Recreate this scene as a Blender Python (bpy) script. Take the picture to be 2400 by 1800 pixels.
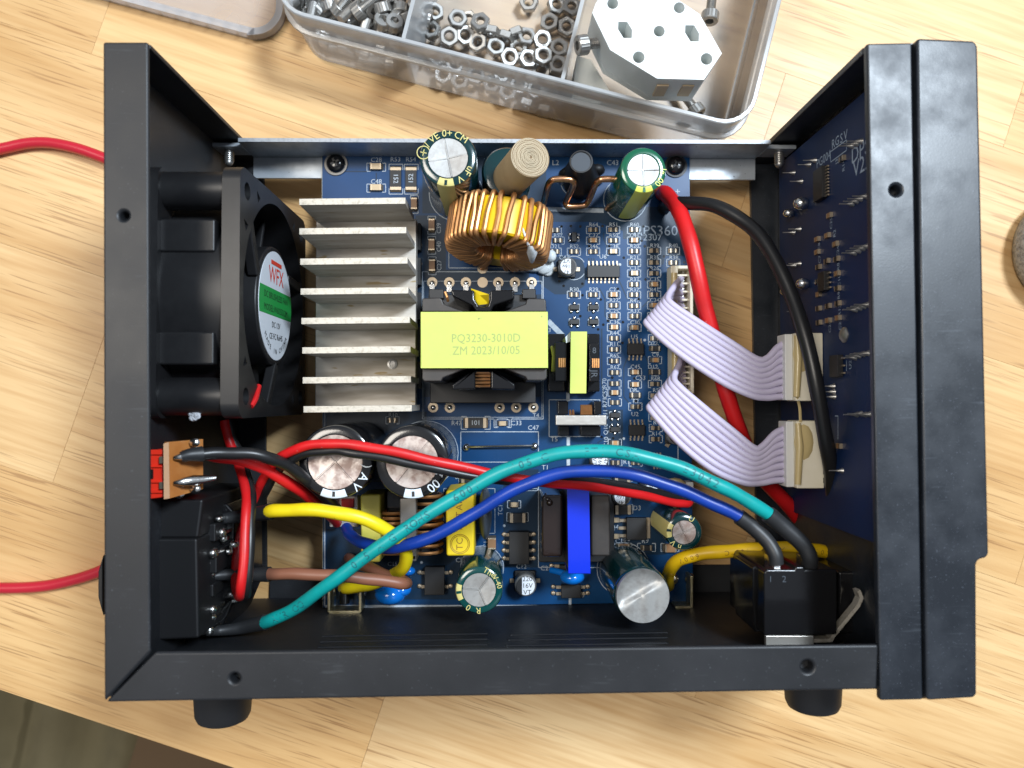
import bpy, bmesh, math, random
from mathutils import Vector, Matrix, Quaternion
from mathutils.geometry import tessellate_polygon

# ------------------------------------------------------------------ camera, light, exposure
scene = bpy.context.scene
for o in list(bpy.data.objects):
    bpy.data.objects.remove(o)
COL = scene.collection
MM = 0.001
HC = 247.0          # camera height above the bench, mm
FPX = 1800.0        # focal length in pixels of the 2400 px wide photograph
cam_d = bpy.data.cameras.new('camera')
cam = bpy.data.objects.new('camera', cam_d)
COL.objects.link(cam)
cam_d.sensor_width = 36.0
cam_d.lens = 36.0 * FPX / 2400.0
cam_d.clip_start = 0.01
cam_d.clip_end = 20.0
cam_d.dof.use_dof = True
cam_d.dof.focus_distance = 0.212
cam_d.dof.aperture_fstop = 16.0
nadir = Vector(((1178 - 1200) / FPX, -(940 - 900) / FPX, -1)).normalized()
QC = nadir.rotation_difference(Vector((0, 0, -1)))
cam.rotation_mode = 'QUATERNION'
cam.rotation_quaternion = QC
cam.location = (0, 0, HC * MM)
scene.camera = cam

scene.world = bpy.data.worlds.new('World')
scene.world.use_nodes = True
bg = scene.world.node_tree.nodes['Background']
bg.inputs[0].default_value = (0.80, 0.87, 1.0, 1)
bg.inputs[1].default_value = 0.32

def area(name, direction, dist, size, power, col, size_y=None):
    l = bpy.data.lights.new(name, 'AREA')
    l.energy = power
    l.color = col
    l.size = size
    if size_y:
        l.shape = 'RECTANGLE'
        l.size_y = size_y
    o = bpy.data.objects.new(name, l)
    COL.objects.link(o)
    d = Vector(direction).normalized()
    o.location = d * dist
    o.rotation_mode = 'QUATERNION'
    o.rotation_quaternion = (-d).to_track_quat('-Z', 'Y')
    return o
area('window_lamp', (0.46, 0.40, 1.0), 0.85, 0.15, 9.2, (0.78, 0.89, 1.0))
area('ceiling_lamp', (-0.40, 0.16, 1.0), 1.3, 0.4, 8.5, (1.0, 0.93, 0.83))
scene.view_settings.view_transform = 'Standard'
scene.view_settings.look = 'None'
scene.view_settings.exposure = 0.0
scene.view_settings.gamma = 1.0
scene.cycles.max_bounces = 8
scene.cycles.transparent_max_bounces = 16
scene.cycles.use_denoising = True
scene.cycles.caustics_reflective = False
scene.cycles.caustics_refractive = False

# ------------------------------------------------------------------ helpers
RND = random.Random(7)
CL = Vector((0, 0, HC))
def ray(px, py):
    return QC @ Vector(((px - 1200) / FPX, -(py - 900) / FPX, -1))
def P(px, py, z):
    """the point at height z (mm) that is seen at pixel px, py of the photograph"""
    d = ray(px, py)
    return CL + d * ((z - HC) / d.z)
def PX(px, py, x):
    d = ray(px, py)
    return CL + d * (x / d.x)
def S(z):
    return FPX / (HC - z)           # pixels per mm at height z

MATS = {}
def mat(name, col, rough=0.5, metal=0.0, spec=0.5, coat=0.0, var=None, bump=None, trans=0.0, rvar=0.0, speck=None, sss=0.0, aniso=None, scratch=None):
    m = bpy.data.materials.new(name)
    m.use_nodes = True
    nt = m.node_tree
    N, L = nt.nodes, nt.links
    b = N['Principled BSDF']
    b.inputs['Base Color'].default_value = (*col, 1)
    b.inputs['Roughness'].default_value = rough
    b.inputs['Metallic'].default_value = metal
    b.inputs['Specular IOR Level'].default_value = spec
    b.inputs['Coat Weight'].default_value = coat
    b.inputs['Coat Roughness'].default_value = 0.08
    b.inputs['Transmission Weight'].default_value = trans
    if sss:
        b.inputs['Subsurface Weight'].default_value = sss
        b.inputs['Subsurface Radius'].default_value = (0.002, 0.002, 0.002)
        b.inputs['Subsurface Scale'].default_value = 1.0
    tc = N.new('ShaderNodeTexCoord')
    mp = N.new('ShaderNodeMapping')
    L.new(tc.outputs['Object'], mp.inputs[0])
    if aniso:
        mp.inputs['Scale'].default_value = aniso
    def noise(scale, detail=4, rough_=0.6):
        n = N.new('ShaderNodeTexNoise')
        n.inputs['Scale'].default_value = scale
        n.inputs['Detail'].default_value = detail
        n.inputs['Roughness'].default_value = rough_
        L.new(mp.outputs[0], n.inputs['Vector'])
        return n
    colout = None
    if var:                                   # (scale, colour2, low, high)
        n = noise(var[0])
        r = N.new('ShaderNodeMapRange')
        r.inputs[1].default_value, r.inputs[2].default_value = var[2], var[3]
        L.new(n.outputs[0], r.inputs[0])
        mx = N.new('ShaderNodeMix')
        mx.data_type = 'RGBA'
        mx.inputs['A'].default_value = (*col, 1)
        mx.inputs['B'].default_value = (*var[1], 1)
        L.new(r.outputs[0], mx.inputs['Factor'])
        colout = mx.outputs['Result']
        if rvar:
            r2 = N.new('ShaderNodeMapRange')
            r2.inputs[1].default_value, r2.inputs[2].default_value = var[2], var[3]
            r2.inputs[3].default_value, r2.inputs[4].default_value = rough, rough + rvar
            L.new(n.outputs[0], r2.inputs[0])
            L.new(r2.outputs[0], b.inputs['Roughness'])
    if speck:                                 # (scale, colour, threshold)
        n = noise(speck[0], 2)
        r = N.new('ShaderNodeMapRange')
        r.inputs[1].default_value, r.inputs[2].default_value = speck[2], speck[2] + 0.04
        L.new(n.outputs[0], r.inputs[0])
        mx = N.new('ShaderNodeMix')
        mx.data_type = 'RGBA'
        if colout:
            L.new(colout, mx.inputs['A'])
        else:
            mx.inputs['A'].default_value = (*col, 1)
        mx.inputs['B'].default_value = (*speck[1], 1)
        L.new(r.outputs[0], mx.inputs['Factor'])
        colout = mx.outputs['Result']
    if scratch:                               # (scale, colour, threshold, strength)
        ms = N.new('ShaderNodeMapping')
        ms.inputs['Rotation'].default_value = (0, 0, 0.6)
        ms.inputs['Scale'].default_value = (0.07, 1, 1)
        L.new(tc.outputs['Object'], ms.inputs[0])
        n = N.new('ShaderNodeTexNoise')
        n.inputs['Scale'].default_value = scratch[0]
        n.inputs['Detail'].default_value = 2
        L.new(ms.outputs[0], n.inputs['Vector'])
        n2 = noise(70, 3)
        mm_ = N.new('ShaderNodeMath')
        mm_.operation = 'ADD'
        L.new(n.outputs[0], mm_.inputs[0])
        L.new(n2.outputs[0], mm_.inputs[1])
        r = N.new('ShaderNodeMapRange')
        r.inputs[1].default_value, r.inputs[2].default_value = scratch[2], scratch[2] + 0.12
        r.inputs[4].default_value = scratch[3]
        L.new(mm_.outputs[0], r.inputs[0])
        mx = N.new('ShaderNodeMix')
        mx.data_type = 'RGBA'
        if colout:
            L.new(colout, mx.inputs['A'])
        else:
            mx.inputs['A'].default_value = (*col, 1)
        mx.inputs['B'].default_value = (*scratch[1], 1)
        L.new(r.outputs[0], mx.inputs['Factor'])
        colout = mx.outputs['Result']
    if colout:
        L.new(colout, b.inputs['Base Color'])
    if bump:                                  # (scale, strength, distance in mm)
        n = noise(bump[0], 3)
        bp = N.new('ShaderNodeBump')
        bp.inputs['Strength'].default_value = bump[1]
        bp.inputs['Distance'].default_value = bump[2] * MM
        L.new(n.outputs[0], bp.inputs['Height'])
        L.new(bp.outputs[0], b.inputs['Normal'])
    MATS[name] = m
    return m

WLOC = {}
def wl(o):
    return WLOC.get(o.name, Vector((0, 0, 0)))
def setp(o, label=None, category=None, group=None, kind=None):
    for k, v in (('label', label), ('category', category), ('group', group), ('kind', kind)):
        if v:
            o[k] = v
    return o
def empty(name, loc, label=None, category=None, group=None, kind=None):
    o = bpy.data.objects.new(name, None)
    o.empty_display_size = 0.01
    COL.objects.link(o)
    o.location = Vector(loc) * MM
    WLOC[o.name] = Vector(loc)
    return setp(o, label, category, group, kind)

TEXTS = {}
def text_geo(s):
    if s not in TEXTS:
        c = bpy.data.curves.new('t', 'FONT')
        c.body = s
        c.size = 1.0
        c.resolution_u = 2
        c.align_x = 'CENTER'
        c.align_y = 'CENTER'
        ob = bpy.data.objects.new('t', c)
        me = bpy.data.meshes.new_from_object(ob)
        TEXTS[s] = ([v.co.copy() for v in me.vertices], [tuple(p.vertices) for p in me.polygons])
        bpy.data.objects.remove(ob)
        bpy.data.meshes.remove(me)
        bpy.data.curves.remove(c)
    return TEXTS[s]

class G:
    """collects shapes in millimetres and links them as one mesh object"""
    def __init__(s):
        s.v, s.f = [], []
    def add(s, vs, fs):
        o = len(s.v)
        s.v += [Vector(v) for v in vs]
        s.f += [tuple(i + o for i in f) for f in fs]
        return s
    def box(s, c, size, rz=0.0, m=None):
        hx, hy, hz = size[0] / 2, size[1] / 2, size[2] / 2
        M = m if m else Matrix.Rotation(rz, 3, 'Z')
        vs = [Vector(c) + M @ Vector((x * hx, y * hy, z * hz)) for x in (-1, 1) for y in (-1, 1) for z in (-1, 1)]
        return s.add(vs, [(0, 1, 3, 2), (4, 6, 7, 5), (0, 4, 5, 1), (2, 3, 7, 6), (0, 2, 6, 4), (1, 5, 7, 3)])
    def prism(s, pts, z0, z1):
        """outline of (x, y) points from z0 up to z1"""
        n = len(pts)
        vs = [(p[0], p[1], z0) for p in pts] + [(p[0], p[1], z1) for p in pts]
        return s.add(vs, [tuple(range(n))[::-1], tuple(range(n, 2 * n))] + [(i, (i + 1) % n, n + (i + 1) % n, n + i) for i in range(n)])
    def ppx(s, pts, zt, z0):
        """outline given by the pixels of its upper face at height zt, straight down to z0"""
        return s.prism([P(x, y, zt) for x, y in pts], z0, zt)
    def boxpx(s, x0, y0, x1, y1, zt, z0):
        return s.ppx([(x0, y0), (x1, y0), (x1, y1), (x0, y1)], zt, z0)
    def plate(s, outer, holes, z0, z1):
        """flat plate with holes; outlines are lists of (x, y)"""
        vs, lp = [], []
        for l in [outer] + holes:
            lp.append(list(range(len(vs), len(vs) + len(l))))
            vs += [Vector((p[0], p[1], z1)) for p in l]
        fs = [tuple(t) for t in tessellate_polygon([[Vector((p[0], p[1], 0)) for p in l] for l in [outer] + holes])]
        n = len(vs)
        allv = vs + [Vector((v.x, v.y, z0)) for v in vs]
        ff = fs + [tuple(i + n for i in f)[::-1] for f in fs]
        for l in lp:
            for i in range(len(l)):
                a, b = l[i], l[(i + 1) % len(l)]
                ff.append((a, b, b + n, a + n))
        return s.add(allv, ff)
    def cyl(s, p0, p1, r0, r1=None, n=24, caps=True):
        p0, p1 = Vector(p0), Vector(p1)
        r1 = r0 if r1 is None else r1
        q = (p1 - p0).to_track_quat('Z', 'Y')
        vs = []
        for p, r in ((p0, r0), (p1, r1)):
            for i in range(n):
                a = 2 * math.pi * i / n
                vs.append(p + q @ Vector((r * math.cos(a), r * math.sin(a), 0)))
        fs = [(i, (i + 1) % n, n + (i + 1) % n, n + i) for i in range(n)]
        if caps:
            fs += [tuple(range(n))[::-1], tuple(range(n, 2 * n))]
        return s.add(vs, fs)
    def lathe(s, prof, c, axis=(0, 0, 1), n=32, a0=0.0, a1=None, caps=True):
        """prof: (radius, height) pairs round the axis through c"""
        q = Vector(axis).to_track_quat('Z', 'Y') if abs(Vector(axis).normalized().z) < 0.9999 else Quaternion()
        c = Vector(c)
        full = a1 is None
        a1 = a0 + 2 * math.pi if full else a1
        k = n if full else n + 1
        vs = []
        for r, h in prof:
            for i in range(k):
                a = a0 + (a1 - a0) * i / n
                vs.append(c + q @ Vector((r * math.cos(a), r * math.sin(a), h)))
        fs = []
        for j in range(len(prof) - 1):
            for i in range(n):
                i2 = (i + 1) % k
                fs.append((j * k + i, j * k + i2, (j + 1) * k + i2, (j + 1) * k + i))
        if full and caps:
            if prof[0][0] > 1e-6:
                fs.append(tuple(range(k))[::-1])
            if prof[-1][0] > 1e-6:
                fs.append(tuple((len(prof) - 1) * k + i for i in range(k)))
        return s.add(vs, fs)
    def tube(s, pts, r, n=10, radii=None, closed=False):
        pts = [Vector(p) for p in pts]
        up = None
        vs = []
        m = len(pts)
        for i, p in enumerate(pts):
            if closed:
                t = (pts[(i + 1) % m] - pts[i - 1]).normalized()
            else:
                t = (pts[min(i + 1, m - 1)] - pts[max(i - 1, 0)]).normalized()
            if up is None:
                up = Vector((0, 0, 1)) if abs(t.z) < 0.9 else Vector((0, 1, 0))
            up = (up - t * up.dot(t))
            up.normalize()
            sd = t.cross(up)
            rr = radii[i] if radii else r
            for j in range(n):
                a = 2 * math.pi * j / n
                vs.append(p + (sd * math.cos(a) + up * math.sin(a)) * rr)
        fs = []
        for i in range(m if closed else m - 1):
            i2 = (i + 1) % m
            for j in range(n):
                fs.append((i * n + j, i * n + (j + 1) % n, i2 * n + (j + 1) % n, i2 * n + j))
        if not closed:
            fs += [tuple(range(n))[::-1], tuple((m - 1) * n + j for j in range(n))]
        return s.add(vs, fs)
    def ball(s, c, r, n=12, sc=(1, 1, 1)):
        c = Vector(c)
        vs, fs = [], []
        k = n // 2
        for j in range(1, k):
            t = math.pi * j / k
            for i in range(n):
                a = 2 * math.pi * i / n
                vs.append(c + Vector((r * sc[0] * math.sin(t) * math.cos(a), r * sc[1] * math.sin(t) * math.sin(a), r * sc[2] * math.cos(t))))
        for j in range(k - 2):
            for i in range(n):
                fs.append((j * n + i, (j + 1) * n + i, (j + 1) * n + (i + 1) % n, j * n + (i + 1) % n))
        vs += [c + Vector((0, 0, r * sc[2])), c - Vector((0, 0, r * sc[2]))]
        t, b = len(vs) - 2, len(vs) - 1
        for i in range(n):
            fs.append((t, i, (i + 1) % n))
            fs.append((b, (k - 2) * n + (i + 1) % n, (k - 2) * n + i))
        return s.add(vs, fs)
    def quad(s, *p):
        return s.add(p, [tuple(range(len(p)))])
    def text(s, st, c, size, xd=(1, 0, 0), yd=(0, 1, 0), sx=1.0):
        vs, fs = text_geo(st)
        c, xd, yd = Vector(c), Vector(xd).normalized(), Vector(yd).normalized()
        return s.add([c + xd * (v.x * size * sx) + yd * (v.y * size) for v in vs], fs)
    def line(s, a, b, w, z=None):
        a, b = Vector(a), Vector(b)
        d = (b - a).normalized()
        n = Vector((-d.y, d.x, 0)) * (w / 2)
        return s.add([a - n, b - n, b + n, a + n], [(0, 1, 2, 3)])
    def obj(s, name, m, parent=None, smooth=None, bevel=None, org=None, fix=True, label=None, category=None, group=None, kind=None, seg=2):
        lo = Vector([min(v[i] for v in s.v) for i in range(3)])
        hi = Vector([max(v[i] for v in s.v) for i in range(3)])
        c = Vector(org) if org is not None else Vector(((lo.x + hi.x) / 2, (lo.y + hi.y) / 2, lo.z))
        me = bpy.data.meshes.new(name)
        me.from_pydata([tuple((v - c) * MM) for v in s.v], [], s.f)
        me.validate()
        if fix:
            bm = bmesh.new()
            bm.from_mesh(me)
            bmesh.ops.recalc_face_normals(bm, faces=bm.faces[:])
            bm.to_mesh(me)
            bm.free()
        mm = m if isinstance(m, bpy.types.Material) else MATS[m]
        me.materials.append(mm)
        if smooth:
            me.polygons.foreach_set('use_smooth', [True] * len(me.polygons))
            me.set_sharp_from_angle(angle=math.radians(smooth if smooth is not True else 40))
        o = bpy.data.objects.new(name, me)
        COL.objects.link(o)
        if parent:
            o.parent = parent
            o.location = (c - wl(parent)) * MM
        else:
            o.location = c * MM
        WLOC[o.name] = c
        if bevel:
            b = o.modifiers.new('edge', 'BEVEL')
            b.width = bevel * MM
            b.segments = seg
            b.limit_method = 'ANGLE'
            b.angle_limit = math.radians(35)
            if smooth is None:
                me.polygons.foreach_set('use_smooth', [True] * len(me.polygons))
                me.set_sharp_from_angle(angle=math.radians(60))
                b.harden_normals = True
        return setp(o, label, category, group, kind)

def cut(o, holes, z0, z1):
    """drill round holes (x, y, r in mm, world) through an object and keep the result as its mesh"""
    cg = G()
    for x, y, r in holes:
        cg.cyl((x, y, z0), (x, y, z1), r, n=28)
    co = cg.obj('drill', o.data.materials[0])
    md = o.modifiers.new('drill', 'BOOLEAN')
    md.operation = 'DIFFERENCE'
    md.solver = 'EXACT'
    md.object = co
    bpy.context.view_layer.update()
    dg = bpy.context.evaluated_depsgraph_get()
    me = bpy.data.meshes.new_from_object(o.evaluated_get(dg))
    o.modifiers.clear()
    old = o.data
    o.data = me
    me.name = o.name
    bpy.data.meshes.remove(old)
    bpy.data.objects.remove(co)
def spline(ctrl, n=8):
    """smooth path through control points"""
    c = [Vector(p) for p in ctrl]
    c = [c[0] * 2 - c[1]] + c + [c[-1] * 2 - c[-2]]
    out = []
    for i in range(1, len(c) - 2):
        p0, p1, p2, p3 = c[i - 1], c[i], c[i + 1], c[i + 2]
        for k in range(n):
            t = k / n
            out.append(0.5 * ((2 * p1) + (p2 - p0) * t + (2 * p0 - 5 * p1 + 4 * p2 - p3) * t * t + (3 * p1 - p0 - 3 * p2 + p3) * t ** 3))
    out.append(c[-2])
    return out
def path(pts, n=8):
    return spline([P(*p) for p in pts], n)
def circle(cx, cy, r, n=20):
    return [(cx + r * math.cos(2 * math.pi * i / n), cy + r * math.sin(2 * math.pi * i / n)) for i in range(n)]
def copy_part(src, parent, loc, rz=0.0, name=None):
    """copy of a part and its sub-parts under another parent (shared meshes)"""
    o = src.copy()
    COL.objects.link(o)
    o.parent = parent
    o.location = (Vector(loc) - (wl(parent) if parent else Vector())) * MM
    o.rotation_euler = (0, 0, rz)
    WLOC[o.name] = Vector(loc)
    for ch in src.children:
        k = ch.copy()
        COL.objects.link(k)
        k.parent = o
        k.location = ch.location
    return o

# ------------------------------------------------------------------ materials
mat('black_steel', (0.009, 0.010, 0.012), 0.43, 0.0, 0.5, bump=(2600, 0.25, 0.05), speck=(1900, (0.07, 0.08, 0.09), 0.71), var=(35, (0.014, 0.015, 0.018), 0.35, 0.7), rvar=0.12, scratch=(1900, (0.05, 0.055, 0.06), 1.22, 0.35))  # pale specks paint the powder coat's tiny highlights into the colour
mat('bezel_plastic', (0.011, 0.014, 0.019), 0.34, 0.0, 0.5, var=(90, (0.016, 0.020, 0.027), 0.40, 0.66), rvar=0.14, bump=(2600, 0.3, 0.035), speck=(2600, (0.06, 0.07, 0.09), 0.67), scratch=(1700, (0.06, 0.07, 0.085), 1.22, 0.35))  # pale specks paint the plastic's sparkle into its colour
mat('fan_plastic', (0.009, 0.009, 0.010), 0.42, var=(150, (0.014, 0.014, 0.015), 0.4, 0.7), bump=(900, 0.06, 0.1))
mat('black_gloss', (0.008, 0.008, 0.009), 0.16, 0.0, 0.5, bump=(220, 0.12, 0.3))
mat('black_epoxy', (0.008, 0.008, 0.009), 0.48, bump=(3000, 0.15, 0.05))
mat('black_rubber', (0.007, 0.007, 0.008), 0.55, bump=(500, 0.1, 0.1))
mat('heat_shrink', (0.020, 0.021, 0.023), 0.46, bump=(260, 0.25, 0.3))
mat('galvanised', (0.50, 0.54, 0.58), 0.40, 0.6, var=(260, (0.40, 0.44, 0.48), 0.35, 0.7), speck=(900, (0.10, 0.11, 0.13), 0.70), rvar=0.15)
mat('aluminium_fin', (0.60, 0.57, 0.52), 0.48, 0.45, var=(200, (0.46, 0.41, 0.34), 0.42, 0.66), rvar=0.16, bump=(500, 0.16, 0.12), aniso=(0.18, 1, 1), speck=(520, (0.38, 0.29, 0.16), 0.66))
mat('aluminium_cut', (0.52, 0.49, 0.43), 0.5, 0.5, bump=(1600, 0.5, 0.15), var=(900, (0.38, 0.35, 0.29), 0.5, 0.7))
mat('rail_cut', (0.36, 0.38, 0.41), 0.5, 0.4, bump=(1600, 0.4, 0.1), var=(900, (0.26, 0.28, 0.30), 0.45, 0.7))
mat('paper_gap_shade', (0.20, 0.14, 0.08), 0.9)  # dark colour painted for the shade between wound paper layers
mat('can_top', (0.37, 0.37, 0.36), 0.46, 0.6, bump=(1400, 0.35, 0.08), var=(500, (0.29, 0.28, 0.27), 0.45, 0.7))
mat('can_top_dull', (0.56, 0.50, 0.47), 0.46, 0.75, bump=(700, 0.5, 0.12), var=(420, (0.38, 0.29, 0.26), 0.42, 0.62), rvar=0.15)
mat('steel', (0.46, 0.45, 0.43), 0.36, 0.9, var=(600, (0.32, 0.31, 0.29), 0.4, 0.7), rvar=0.15)
mat('solder', (0.78, 0.77, 0.74), 0.22, 1.0, bump=(700, 0.3, 0.2))
mat('tinned_pad', (0.46, 0.38, 0.28), 0.42, 0.9, bump=(700, 0.2, 0.1))
mat('copper', (0.80, 0.42, 0.22), 0.28, 1.0, var=(400, (0.55, 0.25, 0.12), 0.45, 0.7), bump=(300, 0.08, 0.2))
mat('enamel_copper', (0.74, 0.37, 0.15), 0.42, 0.8, coat=0.1, var=(200, (0.58, 0.27, 0.10), 0.4, 0.7))
mat('brass', (0.62, 0.55, 0.36), 0.35, 1.0, var=(300, (0.42, 0.35, 0.18), 0.4, 0.7))
mat('pcb_blue', (0.0015, 0.050, 0.160), 0.36, 0.0, 0.3, var=(45, (0.0015, 0.039, 0.122), 0.35, 0.65), bump=(400, 0.03, 0.05))
mat('pcb_pour', (0.005, 0.025, 0.058), 0.36, 0.0, 0.3, var=(60, (0.008, 0.030, 0.064), 0.35, 0.65), bump=(400, 0.03, 0.05))
mat('pcb_edge', (0.52, 0.52, 0.42), 0.6)
mat('pcb_control', (0.003, 0.020, 0.082), 0.50, 0.0, 0.3, var=(45, (0.006, 0.018, 0.060), 0.35, 0.65))
mat('silk', (0.48, 0.54, 0.60), 0.6, var=(900, (0.32, 0.38, 0.45), 0.45, 0.7))
mat('silk_dim', (0.34, 0.42, 0.52), 0.6)
mat('sleeve_green', (0.004, 0.055, 0.052), 0.17, coat=0.5, bump=(140, 0.06, 0.3))
mat('sleeve_dark', (0.003, 0.030, 0.034), 0.17, coat=0.5, bump=(140, 0.06, 0.3))
mat('sleeve_mid', (0.008, 0.11, 0.055), 0.18, coat=0.5, bump=(140, 0.06, 0.3))
mat('sleeve_black', (0.010, 0.010, 0.011), 0.17, coat=0.4, speck=(1100, (0.18, 0.18, 0.18), 0.76), bump=(140, 0.05, 0.3))
mat('gold_print', (0.62, 0.55, 0.20), 0.4)
mat('lime_print', (0.62, 0.66, 0.10), 0.4)
mat('white_print', (0.70, 0.78, 0.86), 0.45)
mat('black_print', (0.015, 0.015, 0.016), 0.5)
mat('red_print', (0.75, 0.06, 0.03), 0.45)
mat('tape_yellow', (0.56, 0.65, 0.125), 0.42, coat=0.15, var=(60, (0.50, 0.58, 0.13), 0.4, 0.7), bump=(90, 0.25, 0.6), speck=(420, (0.30, 0.31, 0.09), 0.73))
mat('tape_print', (0.33, 0.38, 0.12), 0.5)
mat('tape_blue', (0.008, 0.035, 0.62), 0.22, coat=0.4, bump=(150, 0.1, 0.3))
mat('core_yellow', (0.84, 0.52, 0.01), 0.30, coat=0.3)
mat('ferrite', (0.030, 0.027, 0.026), 0.42, var=(200, (0.045, 0.038, 0.034), 0.4, 0.7))
mat('varnish', (0.020, 0.012, 0.010), 0.10, coat=0.8, bump=(160, 0.3, 0.5))
mat('clip_metal', (0.56, 0.53, 0.48), 0.34, 0.8, bump=(260, 0.3, 0.3))
mat('grey_core', (0.20, 0.19, 0.18), 0.38, 0.35)
mat('ceramic_beige', (0.56, 0.42, 0.26), 0.45)
mat('ceramic_brown', (0.30, 0.16, 0.075), 0.45)
mat('ceramic_orange', (0.46, 0.24, 0.09), 0.45)
mat('box_cap_yellow', (0.80, 0.58, 0.015), 0.42, bump=(900, 0.06, 0.1))
mat('box_cap_old', (0.55, 0.50, 0.08), 0.45)
mat('disc_grey', (0.060, 0.072, 0.088), 0.34, coat=0.2)
mat('disc_blue', (0.004, 0.16, 0.62), 0.16, coat=0.6)
mat('connector_cream', (0.80, 0.74, 0.60), 0.42, var=(70, (0.74, 0.67, 0.50), 0.4, 0.7))
mat('connector_white', (0.70, 0.70, 0.68), 0.42)
mat('glue_amber', (0.64, 0.50, 0.24), 0.3, coat=0.2, trans=0.1)
mat('glue_white', (0.74, 0.78, 0.80), 0.3, bump=(500, 0.4, 0.6), sss=0.3)
mat('paper_roll', (0.46, 0.34, 0.19), 0.75, var=(90, (0.38, 0.27, 0.14), 0.4, 0.7), bump=(500, 0.3, 0.2))
mat('paper_end', (0.56, 0.47, 0.33), 0.85)
mat('wire_red', (0.66, 0.012, 0.014), 0.40, var=(120, (0.56, 0.012, 0.014), 0.4, 0.65), bump=(160, 0.16, 0.5), speck=(900, (0.74, 0.20, 0.20), 0.74))
mat('wire_black', (0.012, 0.012, 0.013), 0.36, bump=(200, 0.06, 0.3))
mat('wire_teal', (0.004, 0.33, 0.325), 0.38, var=(120, (0.006, 0.28, 0.27), 0.4, 0.65), bump=(160, 0.16, 0.5))
mat('wire_teal_print', (0.01, 0.13, 0.15), 0.5)
mat('wire_blue', (0.006, 0.045, 0.34), 0.36, var=(120, (0.008, 0.04, 0.27), 0.4, 0.65), bump=(160, 0.16, 0.5))
mat('wire_yellow', (0.86, 0.70, 0.01), 0.40, var=(120, (0.78, 0.60, 0.01), 0.4, 0.65), bump=(160, 0.16, 0.5))
mat('wire_amber', (0.80, 0.50, 0.008), 0.36, bump=(200, 0.06, 0.3))
mat('wire_amber_print', (0.28, 0.14, 0.01), 0.5)
mat('wire_brown', (0.24, 0.095, 0.055), 0.45, bump=(300, 0.1, 0.3))
mat('wire_lilac', (0.54, 0.49, 0.64), 0.42, bump=(200, 0.06, 0.3))
mat('cable_red', (0.52, 0.012, 0.030), 0.34, coat=0.2, bump=(60, 0.06, 0.3))
mat('selector_red', (0.74, 0.030, 0.012), 0.36)
mat('selector_board', (0.42, 0.15, 0.035), 0.36, var=(160, (0.50, 0.21, 0.06), 0.4, 0.7))
mat('selector_edge', (0.62, 0.36, 0.20), 0.7, bump=(800, 0.4, 0.2))
mat('label_white', (0.76, 0.80, 0.86), 0.32)
mat('label_green', (0.02, 0.34, 0.07), 0.32)
mat('plate_white', (0.72, 0.75, 0.73), 0.42, sss=0.25, bump=(700, 0.08, 0.1))
mat('felt_grey', (0.44, 0.44, 0.45), 0.95, var=(900, (0.22, 0.22, 0.23), 0.4, 0.65), bump=(1200, 1.0, 1.2))
mat('felt_light', (0.55, 0.57, 0.60), 0.95, var=(900, (0.35, 0.36, 0.38), 0.4, 0.65), bump=(1000, 1.0, 1.2))
mat('carpet', (0.15, 0.125, 0.065), 0.95, var=(9, (0.12, 0.10, 0.05), 0.4, 0.6))
mat('cloth_olive', (0.22, 0.185, 0.10), 0.9, var=(14, (0.18, 0.15, 0.08), 0.4, 0.6))
mat('cardboard_dark', (0.16, 0.10, 0.05), 0.85)

def clear_plastic(name, col, clear, rough=0.3):
    """milky moulded polypropylene: lets most light straight through, scatters the rest"""
    m = bpy.data.materials.new(name)
    m.use_nodes = True
    nt = m.node_tree
    N, L = nt.nodes, nt.links
    out = N['Material Output']
    N.remove(N['Principled BSDF'])
    tr = N.new('ShaderNodeBsdfTransparent')
    tr.inputs[0].default_value = (0.97, 0.97, 0.98, 1)
    df = N.new('ShaderNodeBsdfDiffuse')
    df.inputs[0].default_value = (*col, 1)
    tl = N.new('ShaderNodeBsdfTranslucent')
    tl.inputs[0].default_value = (*col, 1)
    gl = N.new('ShaderNodeBsdfGlossy')
    gl.inputs['Roughness'].default_value = rough
    m1 = N.new('ShaderNodeMixShader')
    m1.inputs[0].default_value = 0.38
    L.new(df.outputs[0], m1.inputs[1])
    L.new(tl.outputs[0], m1.inputs[2])
    tc = N.new('ShaderNodeTexCoord')
    nz = N.new('ShaderNodeTexNoise')
    nz.inputs['Scale'].default_value = 45
    L.new(tc.outputs['Object'], nz.inputs['Vector'])
    mr = N.new('ShaderNodeMapRange')
    mr.inputs[1].default_value, mr.inputs[2].default_value = 0.3, 0.7
    mr.inputs[3].default_value, mr.inputs[4].default_value = clear - 0.07, clear + 0.07
    L.new(nz.outputs[0], mr.inputs[0])
    m2 = N.new('ShaderNodeMixShader')
    L.new(mr.outputs[0], m2.inputs[0])
    L.new(m1.outputs[0], m2.inputs[1])
    L.new(tr.outputs[0], m2.inputs[2])
    fr = N.new('ShaderNodeFresnel')
    fr.inputs[0].default_value = 1.45
    m3 = N.new('ShaderNodeMixShader')
    L.new(fr.outputs[0], m3.inputs[0])
    L.new(m2.outputs[0], m3.inputs[1])
    L.new(gl.outputs[0], m3.inputs[2])
    L.new(m3.outputs[0], out.inputs[0])
    MATS[name] = m
clear_plastic('milky_box', (0.92, 0.96, 1.0), 0.64, 0.16)
clear_plastic('milky_rim', (0.95, 0.98, 1.0), 0.38, 0.15)
clear_plastic('milky_lid', (0.98, 0.95, 0.95), 0.76)
clear_plastic('milky_lid_rim', (1.0, 0.97, 0.97), 0.48)

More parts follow.
